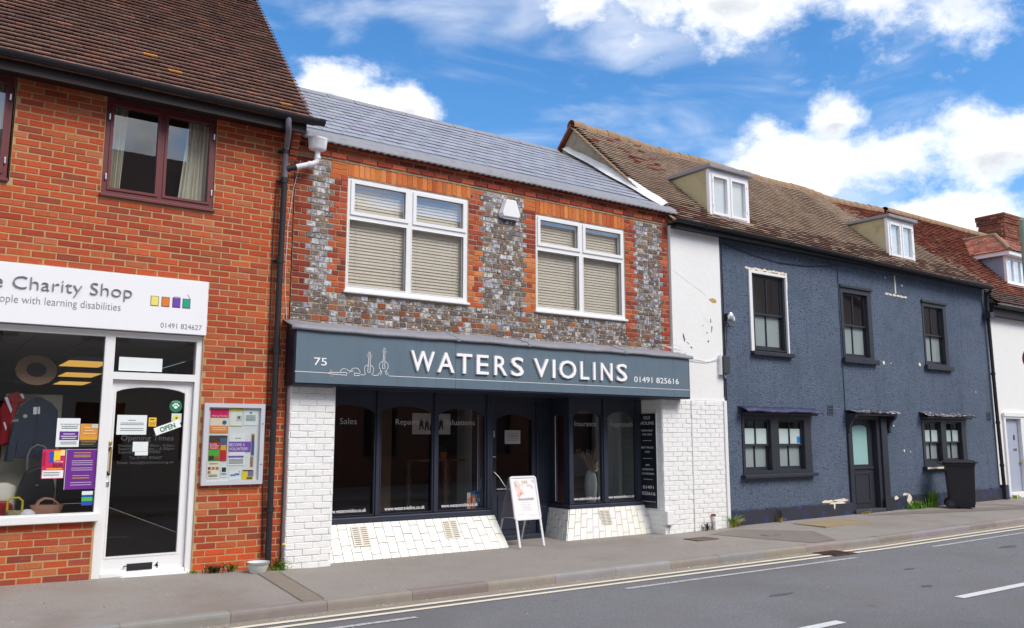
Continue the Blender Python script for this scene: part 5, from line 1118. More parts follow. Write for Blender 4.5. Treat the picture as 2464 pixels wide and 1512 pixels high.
MB().obox(MBk, Wd, .02, Hh).build('back_panel', m_greypipe, t, bev=.006)
for x in (ax0 + .03, ax1 - .03): MB().obox(Matrix.Translation(BP(x, .21)) @ Matrix.Rotation(math.atan2(.33, .985), 4, 'X'), .028, .02, .43).build('leg', m_silver, t, bev=.004)
for x in (ax0 + .03, ax1 - .03): MB().tube([AP(x, .42) + Vector((0, .01, 0)), BP(x, .40)], .005, 6).build('stay', m_silver, t)
tag(MB().tube([(6.93, .36, 1.0), (6.98, .30, .93), (7.03, .22, .80), (7.07, .1, .74), (7.12, .06, .80), (7.10, .05, .9)], .0045, 6).build('security_cable', m_wplastic, None, smooth=True), 'thin white security cable looped from shopfront post to the A-board', 'cable')
# ================================================================ the white and blue cottage
m_render = mat('blue_roughcast', C(93, 106, 128), .85, .08, 1.3, 1.0, 30, spots=[(32, .54, .62, C(50, 60, 82), .85), (40, .58, .66, C(136, 150, 172), .5), (1.5, .48, .70, C(74, 92, 108), .65), (3.5, .56, .74, C(92, 98, 124), .5), (.7, .5, .7, C(80, 96, 114), .5)], dirt=(C(62, 74, 90), .65))
for n_ in m_render.node_tree.nodes:
    if n_.type == 'BUMP': n_.inputs['Distance'].default_value = .035
ct = thing('cottage', 'two-storey cottage with a white end bay and blue roughcast walls', 'building', (15.5, 0, 0))
BW = [(12.33, 13.36, 3.06, 4.54), (15.08, 16.17, 3.09, 4.565), (18.10, 19.12, 3.09, 4.53)]
GW = [(11.95, 13.90, .84, 1.90), (17.77, 19.58, .88, 1.88)]; GD = (15.16, 16.38, -.1, 1.93)
cw = MB().panel(11.49, 20.98, -.2, 5.12, 0, .30, BW + GW + [GD]).build('wall', m_render, ct)
wb = MB().box(10.262, 11.487, -.045, .30, 2.125, 5.10).build('white_bay', m_plaster, ct, bev=.004)
lw = MB().box(10.615, 11.40, -.074, .30, -.2, 2.12).build('white_brick_base', m_pmortar, ct)
pieces(lw, 'painted_brick', painted(lw, 10.615, 11.40, -.084, 2.115, 35), m_pbrick)
MB().box(11.41, 11.485, -.098, .2, -.12, 2.13).build('corner_strip', m_white, ct, bev=.008)
MB().tube([(10.612, -.09, -.02), (10.612, -.09, 2.11)], .009, 6).build('conduit', m_pbrick, ct)
# flakes where the plaster has blown
R = random.Random(12)
def flake(x, z, w, h, m, y, parent, name='paint_flake', tilt=0, n=9):
    pts = []
    for k in range(n):
        a = k * 2 * math.pi / n; r_ = R.uniform(.55, 1.1); u, v = w * r_ * math.cos(a), h * r_ * math.sin(a); pts.append((x + u * math.cos(tilt) - v * math.sin(tilt), z + u * math.sin(tilt) + v * math.cos(tilt)))
    return MB().prism(pts, 'y', y - .003, y + .001).build(name, m, parent)
flake(11.26, 3.89, .13, .045, mat('exposed_sand_render', C(186, 156, 96), .9, .12, 12), -.0455, wb, 'bare_patch', -.15)
m_hole = flat(96, 92, 90)
for x, z, w, h, tl in [(10.52, 3.18, .022, .09, .3), (11.22, 3.38, .016, .07, -.2), (11.12, 3.15, .03, .02, 0), (11.2, 3.52, .012, .05, 0), (11.1, 3.3, .02, .012, .4), (10.7, 3.02, .03, .016, -.4), (11.0, 3.42, .02, .008, .2), (10.62, 3.09, .05, .006, -.5)]: flake(x, z, w, h, m_hole, -.0455, wb, tilt=tl)
MB().tube([(10.30, -.046, 4.32), (10.6, -.047, 4.18), (10.9, -.047, 4.06), (11.1, -.047, 3.96)], .0012, 4).build('crack', flat(190, 188, 186), wb)
# plinth
for a, b in ((11.5, 15.06), (16.42, 20.98)):
    mb = MB(); n = int((b - a) / .25)
    for i in range(n):
        x0, x1 = a + (b - a) * i / n, a + (b - a) * (i + 1) / n; h = lerp([(11.5, .245), (15, .255), (16.4, .30), (21, .335)], (x0 + x1) / 2) + R.uniform(-.008, .008)
        mb.loft([(x0, -.055, -.2), (x0, -.05, h - .02), (x0, -.005, h), (x0, .01, h), (x0, .01, -.2)], [(x1, -.055, -.2), (x1, -.05, h - .02), (x1, -.005, h), (x1, .01, h), (x1, .01, -.2)])
    mb.build('plinth', m_plinth, ct)
for x, z, w, h, y in [(14.35, .285, .22, .035, -.002), (14.75, .30, .26, .03, -.002), (14.55, .255, .3, .022, -.056), (14.45, .20, .03, .06, -.058), (16.55, .27, .10, .05, -.058), (17.02, .22, .11, .12, -.058), (16.98, .32, .12, .05, -.002), (17.1, .12, .10, .07, -.059)]: flake(x, z, w, h, m_scar, y, ct, 'bare_patch', n=12)
MB().box(17.09, 17.14, -.006, .0, 4.585, 4.98).build('bare_patch', m_scar, ct)
for k in range(6): flake(16.78 + k * .14, 4.548 - .002 * k, .085, .028, m_scar, -.001 - .0006 * k, ct, 'bare_patch')
for x, z, r_ in [(16.76, 4.90, .03), (17.38, 4.79, .03), (16.50, 3.05, .05), (17.88, 3.08, .045), (16.76, 3.05, .02), (16.56, 1.9, .05), (16.72, 1.74, .025), (17.05, 1.22, .03), (16.46, 1.62, .04), (17.28, 1.2, .02), (20.2, 2.55, .02)]: flake(x, z, r_, r_, m_scar, -.001, ct, 'bare_patch')
MB().box(11.55, 20.9, .62, .67, -.1, 5.05).build('interior_wall', mat('pane_brightening_wall', C(176, 178, 174), .9, .05, 2), ct); MB().box(11.55, 20.9, .31, .61, 2.30, 2.50).build('interior_floor', m_dkint, ct); MB().box(11.55, 20.9, .31, .61, -.1, -.05).build('interior_floor', m_dkint, ct); MB().box(20.86, 20.9, .31, .61, -.05, 5.05).build('interior_wall', m_dkint, ct); MB().box(10.3, 20.95, 5.0, 5.1, -.2, 5.2).build('rear_wall', m_plaster, ct)  # pale wall added close behind the sashes, in place of reflections in the panes
# sash windows
def sash(pw, x0, x1, z0, z1, zm, bar, y=.05, low=m_frost, film=None, gu=m_glass_up):
    """one pair of sliding sashes: upper in front, lower behind, a glazing bar down the middle"""
    for (a, b, yy, nm, mm) in ((zm - .018, z1, y, 'upper_sash', None), (z0, zm + .018, y + .036, 'lower_sash', low)):
        holes = [(x0 + .035, bar - .010, a + .035, b - .035), (bar + .010, x1 - .035, a + .035, b - .035)]
        if nm == 'lower_sash': holes = [(h[0], h[1], a + .06, h[3]) for h in holes]
        o = MB().panel(x0, x1, a, b, yy, yy + .034, holes).build(nm, m_trim, pw, bev=.003)
    for h in ((x0 + .03, bar - .006, zm + .012, z1 - .03), (bar + .006, x1 - .03, zm + .012, z1 - .03)): MB().box(h[0], h[1], y + .016, y + .020, h[2], h[3]).build('pane', gu, pw)
    for h in ((x0 + .03, bar - .006, z0 + .05, zm - .012), (bar + .006, x1 - .03, z0 + .05, zm - .012)):
        MB().box(h[0], h[1], y + .052, y + .056, h[2], h[3]).build('pane', m_glass, pw)
        if low: MB().box(h[0], h[1], y + .060, y + .063, h[2], h[3]).build('obscured_film', low, pw)
    if film:
        for h in ((x0 + .036, bar - .011), (bar + .011, x1 - .036)): MB().box(h[0], h[1], y + .024, y + .027, film[0], film[1]).build('white_film', m_filmw, pw)
for k, (o_, s_, zm, bar) in enumerate([((12.40, 13.33, 3.09, 4.53), (12.45, 13.29, 3.12, 4.49), 3.772, 12.86), ((15.09, 16.16, 3.10, 4.555), (15.17, 16.02, 3.13, 4.43), 3.768, 15.585), ((18.11, 19.11, 3.10, 4.52), (18.17, 18.98, 3.13, 4.41), 3.775, 18.565)]):
    w = MB().panel(o_[0], o_[1], o_[2], o_[3], -.012 if k else .012, .14, [s_]).build('window', m_trim, ct, bev=.005)
    sash(w, *s_, zm, bar)
    if k == 0:
        MB().panel(12.285, 13.375, 3.06, 4.565, -.03, .011, [(12.362, 13.338, 3.0, 4.515)]).build('white_architrave', m_white, w, bev=.004)
        for q_ in range(14): flake(12.26 + q_ * .085, 4.595 + R.uniform(-.012, .014), .07, .028, m_scar, -.001 - .0004 * q_, w, 'filler_patch')
        for q_ in range(4): flake(13.40, 4.56 - q_ * .07, .03, .06, m_scar, -.002 - .0004 * q_, w, 'filler_patch')
    else: MB().box(o_[0] - .03, o_[1] + .03, -.05, -.0125, o_[3] - .03, o_[3] + .03).build('drip_mould', m_trim, w, bev=.008)
    MB().box(o_[0] - .12 + (.06 if k else 0), o_[1] + .12 - (.06 if k else 0), -.09, .05, 2.985, 3.06 + (.025 if k else 0)).build('sill', m_trim, w, bev=.008)
def hood(parent, x0, x1, z0, z1, d, worn):
    mb = MB(); n = 24; prof = []
    for i in range(n + 1):
        x = x0 + (x1 - x0) * i / n; wv = .010 * math.sin(x * 5.3) + .006 * math.sin(x * 13)
        prof.append([(x, .0, z1 + wv * .4), (x, -d * .55, z1 - .03 + wv), (x, -d, z0 + .035 + wv), (x, -d + .004, z0 + wv * .6)])
    o = mb.rings(prof, closed=False, cap=False).build('lead_hood', mat('painted_lead_' + str(worn), C(54, 56, 92) if worn == 0 else C(50, 50, 66), .5, .15, 7, .3, 20, spots=[(16, .54, .60, C(214, 212, 216), .9)] if worn else [(9, .56, .66, C(120, 116, 130), .5)]), parent, smooth=True)
    o.modifiers.new('thick', 'SOLIDIFY').thickness = .012
    return o
for k, (g_, ss, film, zm) in enumerate([(GW[0], [(12.01, 12.73, 12.37), (12.95, 13.70, 13.33)], (1.385, 1.66), 1.365), (GW[1], [(17.86, 18.53, 18.20), (18.73, 19.40, 19.07)], (1.41, 1.66), 1.395)]):
    zb_, zt = (.915, 1.82) if k == 0 else (.98, 1.84)
    w = MB().panel(g_[0], g_[1], g_[2] - .01, g_[3], -.02, .14, [(a, b, zb_, zt) for a, b, c_ in ss]).build('window', m_trim, ct, bev=.005)
    for a, b, c_ in ss: sash(w, a, b, zb_, zt, zm, c_, .035, m_frost, film, m_glass)
    MB().box(g_[0] - .06, g_[1] + .05, -.11, .05, g_[2] - .055, g_[2] + .005).build('sill', m_trim, w, bev=.008)
    hood(w, g_[0] - .08, g_[1] + .13, 1.945, 2.055, .22, k)
    MB().box(g_[0] - .03, g_[1] + .05, -.16, -.001, 1.905, 1.94).build('hood_board', m_trim, w, bev=.004)
    if k == 0: MB().box(13.565, 13.665, .055, .058, 1.40, 1.515).build('blue_sticker', flat(30, 140, 220), w)
    else: MB().box(g_[0] - .055, 18.5, -.1125, -.1105, .83, .87).build('bare_sill_edge', m_scar, w)
# front door with hood and brackets
dw = MB().panel(GD[0], GD[1], -.05, 1.925, -.02, .16, [(15.215, 16.06, -.06, 1.86)]).build('door_frame', m_trim, ct, bev=.005)
MB().box(16.17, 16.37, -.06, -.0205, -.05, 1.90).build('pilaster', m_trim, dw, bev=.006); MB().box(15.05, 15.16, -.045, .03, -.05, 1.90).build('pilaster', m_trim, dw, bev=.006)
MB().box(16.13, 16.40, -.09, -.061, -.05, .30).build('pilaster_foot', m_trim, dw, bev=.008)
dl = MB().panel(15.22, 16.055, .10, 1.855, .085, .13, [(15.37, 15.90, .96, 1.75)]); dl.prism([(15.37, 1.7498)] + arc(15.37, 15.90, 1.70, 1.748) + [(15.90, 1.7498)], 'y', .0855, .1295)
dl = dl.build('door', m_trim, ct, bev=.004)
MB().box(15.36, 15.91, .105, .111, .95, 1.748).build('frosted_pane', mat('frosted_green_glass', C(150, 190, 190), .35, .04, 2), dl)
MB().panel(15.37, 15.90, .20, .82, .072, .0845, [(15.42, 15.85, .25, .77)]).build('panel_moulding', m_trim, dl, bev=.006); MB().box(15.24, 16.03, .06, .0845, .87, .91).build('mid_rail', m_trim, dl, bev=.005)
MB().box(15.10, 16.12, -.09, .1, -.12, .095).build('door_step', mat('dark_stone_step', C(64, 66, 74), .8, .12, 8, .3, 50), ct, bev=.01)
hd_ = hood(dw, 15.02, 16.58, 1.975, 2.06, .26, 2)
MB().box(15.06, 16.52, -.22, -.021, 1.93, 1.968).build('hood_board', m_trim, dw, bev=.004)
for x in (15.06, 16.44): MB().prism([(-.02, 1.93), (-.22, 1.93), (-.20, 1.88), (-.12, 1.82), (-.07, 1.70), (-.065, 1.60), (-.02, 1.58)], 'x', x, x + .075).build('bracket', m_trim, dw, bev=.006)
for x, z in ((14.47, 1.935), (20.60, 1.90)):
    v = MB().panel(x, x + .19, z, z + .195, -.012, .0, [(x + .012, x + .178, z + .012 + j * .03, z + .03 + j * .03) for j in range(6)]).build('air_vent', m_render, ct); MB().box(x + .01, x + .18, -.004, -.002, z + .01, z + .185).build('vent_void', flat(18, 18, 24), v)
MB().tube([(15.05, -.012, 2.06), (15.045, -.012, 3.4), (15.05, -.012, 4.95)], .011, 6).build('conduit', m_render, ct)
# roof
RY, RZ, EY, EZ = 2.55, 7.62, -.20, 5.20
sg_r = [(10.2, .09), (11.5, .03), (13, .0), (14.1, .005), (16.2, -.045), (17.2, .0), (18.4, -.085), (20, -.07), (21, .0)]
def sag3(x, t): return t * (lerp(sg_r, x) + .012 * math.sin(x * 2.9)) - (1 - t) * (x - 10.2) * .010 - .03 * math.sin(math.pi * t)
pr_ = []
for i in range(23):
    x = 10.26 + i * (20.96 - 10.26) / 22; pr_.append([(x, EY + (RY - EY) * t, EZ + (RZ - EZ) * t + sag3(x, t) - .012) for t in (0, .25, .5, .75, 1)] + [(x, 5.2, 5.2)])
r3 = MB().rings(pr_, closed=False, cap=False).build('roof', m_dark, ct)
DM = [(11.56, 12.65, 5.49, 6.425), (17.32, 18.36, 5.425, 6.36)]
def skip3(x, y, z): return any(d[0] + .05 < x < d[1] - .05 and y > .24 and z < d[3] for d in DM)
t3 = [(192, 171, 152), (186, 164, 148), (198, 177, 157), (180, 158, 143)]; t3r = [(160, 92, 76), (144, 82, 70), (172, 106, 86), (134, 78, 70)]
def col3(x, t, R):
    u = x - 19.2 - 3.0 * (.75 - t) + R.gauss(0, .25)
    if u > 0: return vary(C(*R.choice(t3r + [(176, 116, 92)])), R, .16)
    if t < .22 and R.random() < .8 - t * 2: return vary(C(*R.choice([(140, 114, 102), (140, 98, 90), (130, 106, 96), (146, 120, 106)])), R, .14)
    if 11.0 < x < 11.9 and .62 < t < .80 and R.random() < .35: return vary(C(*R.choice(t3r)), R, .12)
    if x < 12 and t > .8 and R.random() < .2: return vary(C(*R.choice(t3r)), R, .12)
    return vary(C(*R.choice(t3)), R, .05)
roof(r3, 'roof_tile', 10.28, 20.95, EY - .03, EZ - .025, RY, RZ, .172, .1, .015, col3, m_tile3, skip3, sag3, seed=13, lift=.003, step=.040)
m_ridge3 = mat('old_ridge_tile', C(150, 124, 98), .9, .18, 5, .4, 40, spots=[(6, .55, .7, C(170, 100, 80), .6), (14, .6, .7, C(206, 196, 170), .5)])
for i in range(36):
    x0 = 10.2 + i * .299; dz = sag3(x0, 1) + R.uniform(-.008, .012)
    MB().rings([[(x, RY + .12 * math.cos(a), RZ - .03 + dz + .125 * math.sin(a)) for a in [RD(v) for v in range(-20, 201, 22)]] for x in (x0, x0 + .29)], closed=False, cap=False).build('ridge_tile', m_ridge3, r3, smooth=True)
# gable end above the slates: plaster, verge tiles and mortar fillet
MB().prism([(-.1, 5.15), (RY, 7.60), (5.2, 5.15)], 'x', 10.262, 10.34).build('gable', mat('gable_render', C(150, 138, 118), .9, .1, 6, .4, 40, spots=[(4, .5, .7, C(110, 100, 86), .6)]), ct)
vg = []
for i in range(24):
    s = i / 24; y = EY + (RY - EY) * s; z = EZ + (RZ - EZ) * s + sag3(10.3, s)
    MB().obox(Matrix.Translation((10.235, y + .05, z + .012)) @ Matrix.Rotation(math.atan2(RZ - EZ, RY - EY) - .06, 4, 'X'), .11, .155, .016).build('verge_tile', m_ridge3, r3)
for i in range(12):
    s = i / 24; y = 5.25 - (5.25 - RY) * (1 - s); y2 = RY + (i + .5) * .1; z2 = RZ + .08 - (i + .5) * .094
    MB().obox(Matrix.Translation((10.245, y2, z2)) @ Matrix.Rotation(-math.atan2(RZ - EZ, RY - EY), 4, 'X'), .13, .15, .045).build('verge_brick', mat('verge_red', C(150, 84, 66), .9, .15, 10) if i == 0 else bpy.data.materials['verge_red'], r3, bev=.004)
mb = MB(); prof = []
for i in range(13):
    t = i / 12; y = -.02 + 2.75 * t; zs = 5.415 + (7.225 - 5.415) * ((y + .02) / 2.75); w = .05 + .12 * math.sin(math.pi * min(1, t * 1.1)) * .5 + .01 * math.sin(i * 2.1)
    prof.append([(10.12 - .03 * math.sin(i * 1.3), y, zs + .012), (10.235, y, zs + .03 + w), (10.262, y, zs + .04 + w), (10.262, y, zs - .02)])
mb.rings(prof, cap=False).build('mortar_fillet', mat('white_mortar_fillet', C(228, 226, 224), .85, .06, 8, .3, 30), r3, smooth=True)
g3 = gutter(ct, [(10.16, -.255, 5.168), (13.3, -.255, 5.150), (16.85, -.255, 5.105), (20.80, -.255, 5.055)], .058, m_black)
for x, z in ((10.9, 5.16), (13.2, 5.15), (15.2, 5.127), (16.9, 5.105), (18.9, 5.08)): gutter(g3, [(x, -.255, z), (x + .08, -.255, z)], .066, m_black, 'gutter_joint')
MB().box(10.27, 20.9, -.19, -.001, 5.055, 5.075).build('soffit', m_black, ct); MB().box(10.26, 20.92, -.20, -.18, 5.03, 5.16).build('fascia_board', m_black, ct)
MB().tube([(11.6, -.012, 4.97), (12.4, -.02, 4.86), (13.2, -.02, 4.80), (14.0, -.02, 4.83), (14.9, -.02, 4.93)], .008, 6).build('loose_cable', m_trim, ct, smooth=True)
for k, (x0, x1, z0_, z1_) in enumerate(DM):
    yf = .20; yb = EY + (z1_ + .05 - EZ) / (RZ - EZ) * (RY - EY) + .12; mid = (x0 + x1) / 2
    d = MB().panel(x0, x1, z0_, z1_, yf, yf + .07, [(x0 + .11, mid - .07, z0_ + .12, z1_ - .14), (mid + .07, x1 - .11, z0_ + .12, z1_ - .14)]).build('dormer', m_upvc, ct, bev=.005)
    for a, b in ((x0 + .11, mid - .07), (mid + .07, x1 - .11)):
        MB().panel(a - .045, b + .045, z0_ + .075, z1_ - .095, yf - .014, yf - .0005, [(a, b, z0_ + .12, z1_ - .14)]).build('casement_frame', m_upvc, d, bev=.004)
        MB().box(a - .005, b + .005, yf + .03, yf + .036, z0_ + .11, z1_ - .13).build('pane', m_glass_up, d); MB().box(a - .01, b + .01, yf + .064, yf + .068, z0_ + .10, z1_ - .12).build('pale_backing', m_backing, d)  # each pane has a plain pale sheet behind it
        for z in (z0_ + .2, z1_ - .25): MB().box((a - .043 if a < mid - .2 else b + .03), (a - .03 if a < mid - .2 else b + .043), yf - .02, yf - .0135, z, z + .06).build('hinge', m_silver, d)
    MB().box(x0 - .02, x1 + .05, yf - .055, yf + .02, z0_ - .03, z0_ + .03).build('sill', m_upvc, d, bev=.006)
    for xa in (x0 + .002, x1 - .052): MB().prism([(yf + .071, z0_ - .03), (yf + .071, z1_), (yb, z1_), (yb - .1, z1_ - .12)], 'x', xa, xa + .05).build('cheek', m_beige, d)
    MB().prism([(yf - .085, z1_ + .002), (yb + .02, z1_ + .022), (yb + .02, z1_ + .085), (yf - .085, z1_ + .07)], 'x', x0 - .06, x1 + .06).build('flat_roof', m_lead, d, bev=.008)
    MB().prism([(yf + .02, z0_ - .05), (yf + .10, z0_ - .05), (yb - .02, z1_ - .03), (yb - .1, z1_ - .04)], 'x', x0 - .035, x0 + .002).build('lead_soaker', flat(60, 60, 72), d)
# pipe down the joint between cottage and the next house
dp3 = MB().tube([(20.84, -.25, 5.0), (20.85, -.12, 4.9), (20.86, -.10, 4.7), (20.87, -.10, 4.50)], .04, 10).build('downpipe', m_trim, ct, smooth=True)
MB().box(20.77, 20.98, -.20, -.02, 4.33, 4.47).build('hopper_head', m_trim, dp3, bev=.01); MB().tube([(20.90, -.08, 4.34), (20.93, -.08, 2.5), (20.99, -.08, .6), (21.02, -.08, .12)], .04, 10).build('pipe_length', m_black, dp3, smooth=True)
for z, x in ((3.0, 20.92), (1.85, 20.95), (.85, 20.98)): MB().lathe([(.05, z - .03), (.05, z + .03)], x, -.08, 10).build('pipe_collar', m_black, dp3, smooth=True)
MB().box(20.97, 21.12, -.13, -.001, .05, .40).build('pipe_boxing', m_plinth, ct, bev=.01)
# services on the white/blue joint
MB().tube([(11.50, -.03, 5.0), (11.50, -.03, 3.0), (11.49, -.05, 2.2)], .022, 8).build('service_pipe', m_trim, ct, smooth=True)
MB().tube([(11.56, -.03, 4.95), (11.555, -.03, 2.0), (11.54, -.03, .3)], .012, 6).build('service_cable', m_trim, ct, smooth=True)
t = thing('meter_box', 'dark grey cable box on the joint of white and blue walls', 'cable box', (11.45, -.1, 2.59))
MB().box(11.375, 11.54, -.16, -.046, 2.60, 2.91).build('lid', flat(62, 64, 70, .5), t, bev=.010); MB().box(11.345, 11.376, -.12, -.046, 2.58, 2.92).build('back_plate', m_wplastic, t); MB().tube([(11.45, -.1, 2.60), (11.46, -.1, 2.54), (11.50, -.08, 2.53), (11.52, -.06, 2.58)], .006, 6).build('cable_loop', m_wplastic, t)
t = thing('security_light', 'broken silver light with tangled cables on the blue wall', 'light', (11.6, -.08, 3.5))
MB().lathe([(.02, 3.54), (.07, 3.57), (.08, 3.63), (.05, 3.69), (.02, 3.70)], 11.66, -.10, 12, sy=.7).build('lamp_body', m_silver, t, smooth=True); MB().box(11.60, 11.66, -.12, -.001, 3.56, 3.68).build('bracket', flat(50, 52, 62), t, bev=.006)
for k in range(5): MB().tube([(11.62 + .02 * k, -.1, 3.6), (11.54 + .03 * math.sin(k), -.12, 3.52 - .02 * k), (11.60 + .02 * k, -.10, 3.44), (11.57, -.06, 3.5)], .007, 6).build('cable', flat(70, 72, 84), t)
MB().tube([(11.60, -.06, 3.48), (11.61, -.03, 3.2), (11.57, -.03, 2.9)], .008, 6).build('cable', flat(60, 62, 74), t); MB().box(11.70, 11.76, -.11, -.09, 3.56, 3.63).build('glass', m_wplastic, t)
t = thing('telephone_cable', 'white cables trailing from the fascia sign end to the grey box', 'cable', (10.8, -.06, 2.8))
for P in ([(10.02, -.03, 3.02), (10.2, -.2, 2.95), (10.36, -.25, 2.90), (10.42, -.1, 2.86), (10.7, -.06, 2.79), (11.0, -.06, 2.78), (11.37, -.06, 2.87)], [(10.08, -.05, 3.01), (10.25, -.18, 2.90), (10.45, -.12, 2.84), (10.8, -.055, 2.82), (11.1, -.055, 2.79), (11.36, -.055, 2.84)], [(10.14, -.03, 2.98), (10.22, -.14, 3.03), (10.3, -.2, 2.98), (10.24, -.22, 2.92), (10.16, -.15, 2.96)]): MB().tube(P, .005, 6).build('cable', m_wplastic, t, smooth=True)

# ================================================================ the white house with the grey door, far right
h4 = thing('white_house', 'white house with red tiled roof and grey door at the right edge', 'building', (23, 0, .1))
MB().panel(20.99, 30, -.2, 4.62, .012, .3, [(21.44, 22.20, -.3, 1.965)]).build('wall', m_plaster, h4)
s4 = MB().panel(21.36, 22.52, -.05, 2.09, -.03, .011, [(21.45, 22.19, -.1, 1.955)]).build('door_surround', m_white, h4, bev=.006)
MB().box(21.34, 22.54, -.06, -.0305, 2.0, 2.10).build('cornice', m_white, s4, bev=.008)
d4 = MB().box(21.445, 22.195, .06, .11, .21, 1.96).build('door', mat('pale_lilac_grey_paint', C(168, 176, 196), .4, .03, 4), h4, bev=.003)
txt('8', 21.93, 22.0, 1.44, .13, .059, m_ink, d4, .008, 'door_number'); MB().box(21.90, 22.06, .05, .0595, 1.18, 1.235).build('letterbox', m_greypipe, d4, bev=.004); MB().lathe([(.02, .86), (.028, .885), (.02, .91)], 22.14, .03, 10).build('door_knob', m_brass, d4, smooth=True)
MB().box(21.40, 22.24, -.02, .2, -.1, .205).build('door_step', m_plaster, h4, bev=.01)
MB().box(20.99, 30, -.16, .0115, 4.42, 4.72).build('eaves_board', m_black, h4); gutter(h4, [(20.98, -.24, 4.66), (30, -.24, 4.60)], .06, m_black)
E4 = (-.25, 4.72); R4 = (2.45, 7.60)
r4 = MB().add([(20.96, E4[0], E4[1] - .02), (30, E4[0], E4[1] - .02), (30, R4[0], R4[1] - .02), (20.96, R4[0], R4[1] - .02), (30, 5.2, 4.7), (20.96, 5.2, 4.7)], [(0, 1, 2, 3), (3, 2, 4, 5)]).build('roof', m_dark, h4)
t4 = [(168, 98, 78), (150, 84, 70), (178, 116, 92), (136, 80, 70), (158, 106, 88), (124, 82, 74)]
def col4(x, t, R): return vary(C(*R.choice(t4 if t > .12 else [(120, 100, 94), (132, 104, 96), (110, 90, 84)])), R, .17)
roof(r4, 'roof_tile', 20.96, 29.5, E4[0] - .03, E4[1], R4[0], R4[1], .17, .1, .017, col4, m_tile4, lambda x, y, z: 23.3 < x < 24.6 and y > .5 and z < 6.3, lambda x, t: .02 * math.sin(x * 1.9) * t, seed=17, lift=.008, step=.040)
for i in range(28): MB().rings([[(x, R4[0] + .12 * math.cos(a), R4[1] - .02 + .12 * math.sin(a)) for a in [RD(v) for v in range(-20, 201, 22)]] for x in (21.0 + i * .3, 21.0 + i * .3 + .29)], closed=False, cap=False).build('ridge_tile', m_ridge3, r4, smooth=True)
MB().prism([(-.26, 4.68), (-.26, 4.74), (.02, 5.03), (.02, 4.98)], 'x', 21.15, 29).build('wire_guard', mat('wire_mesh_guard', C(136, 124, 118), .6, .2, 60, .6, 120), r4)
# hipped dormer
x0, x1, yf = 23.2, 24.7, .45
d = MB().panel(x0, x1, 5.50, 6.26, yf, yf + .07, [(x0 + .09, x0 + .38, 5.60, 6.18), (x0 + .46, x0 + .78, 5.60, 6.18), (x0 + .86, x1 - .09, 5.60, 6.18)]).build('dormer', m_upvc, h4, bev=.005)
for a, b in ((x0 + .09, x0 + .38), (x0 + .46, x0 + .78), (x0 + .86, x1 - .09)):
    MB().box(a - .01, b + .01, yf + .03, yf + .036, 5.59, 6.19).build('pane', m_glass_up, d); MB().box(a - .01, b + .01, yf + .062, yf + .066, 5.59, 6.19).build('pale_backing', m_backing, d)
MB().prism([(yf + .071, 5.47), (yf + .071, 6.25), (1.24, 6.25)], 'x', x0 + .002, x0 + .05).build('cheek', mat('lead_grey_cheek', C(140, 148, 166), .7, .12, 4), d); MB().box(x0 - .02, x1 + .02, yf - .05, yf + .02, 5.46, 5.52).build('sill', m_upvc, d, bev=.006)
f_ = MB(); f_.box(x0 - .14, x1 + .14, .29, .32, 6.262, 6.375); f_.box(x0 - .14, x0 - .11, .3205, 1.28, 6.262, 6.375); f_.box(x0 - .11, x1 + .11, .3205, .449, 6.262, 6.28); f_.box(x0 - .11, x0 - .001, .4495, 1.25, 6.262, 6.28); f_.build('fascia_board', m_upvc, d)
xm = (x0 + x1) / 2; apx = (xm, 1.02, 7.02); bk = (xm, 1.90, 7.02); EL, ER = x0 - .15, x1 + .15
hip = MB().add([(EL, .28, 6.375), (ER, .28, 6.375), apx, bk, (EL, 1.32, 6.375), (ER, 1.32, 6.375)], [(0, 1, 2), (0, 2, 3, 4), (1, 5, 3, 2)]).build('hipped_roof', m_dark, d)
def tile_tri(quads):
    it = []; R = random.Random(77)
    for A_, B_, C_, D2 in quads:
        A_, B_, C_, D2 = map(Vector, (A_, B_, C_, D2)); n_ = ((B_ - A_).cross(D2 - A_)).normalized(); H = ((C_ + D2) / 2 - (A_ + B_) / 2).length; rows = max(1, int(H / .095))
        if n_.z < 0: n_ = -n_
        for r_ in range(rows):
            v = (r_ + .6) / rows; a, b = A_.lerp(D2, v), B_.lerp(C_, v); L = (b - a).length; k = max(1, int(L / .165)); u = (B_ - A_).normalized(); w = n_.cross(u)
            for j in range(k):
                p = a.lerp(b, (j + .5) / k) + n_ * (.014 + R.uniform(0, .008)); M = Matrix((u, w, n_)).transposed().to_4x4(); M.translation = p
                it.append((M @ Matrix.Rotation(-.07 if w.z > 0 else .07, 4, 'X') @ Matrix.Diagonal((L / k - .004, .15, .016, 1)), col4(0, .5, R)))
    return it
pieces(hip, 'roof_tile', tile_tri([((EL, .27, 6.375), (ER, .27, 6.375), apx, apx), ((EL, 1.32, 6.375), (EL, .27, 6.375), apx, bk)]), m_tile4, UX)
MB().tube([(EL, .27, 6.39), (xm, 1.02, 7.04), (xm, 1.9, 7.05)], .055, 8).build('hip_tile', m_ridge3, hip)
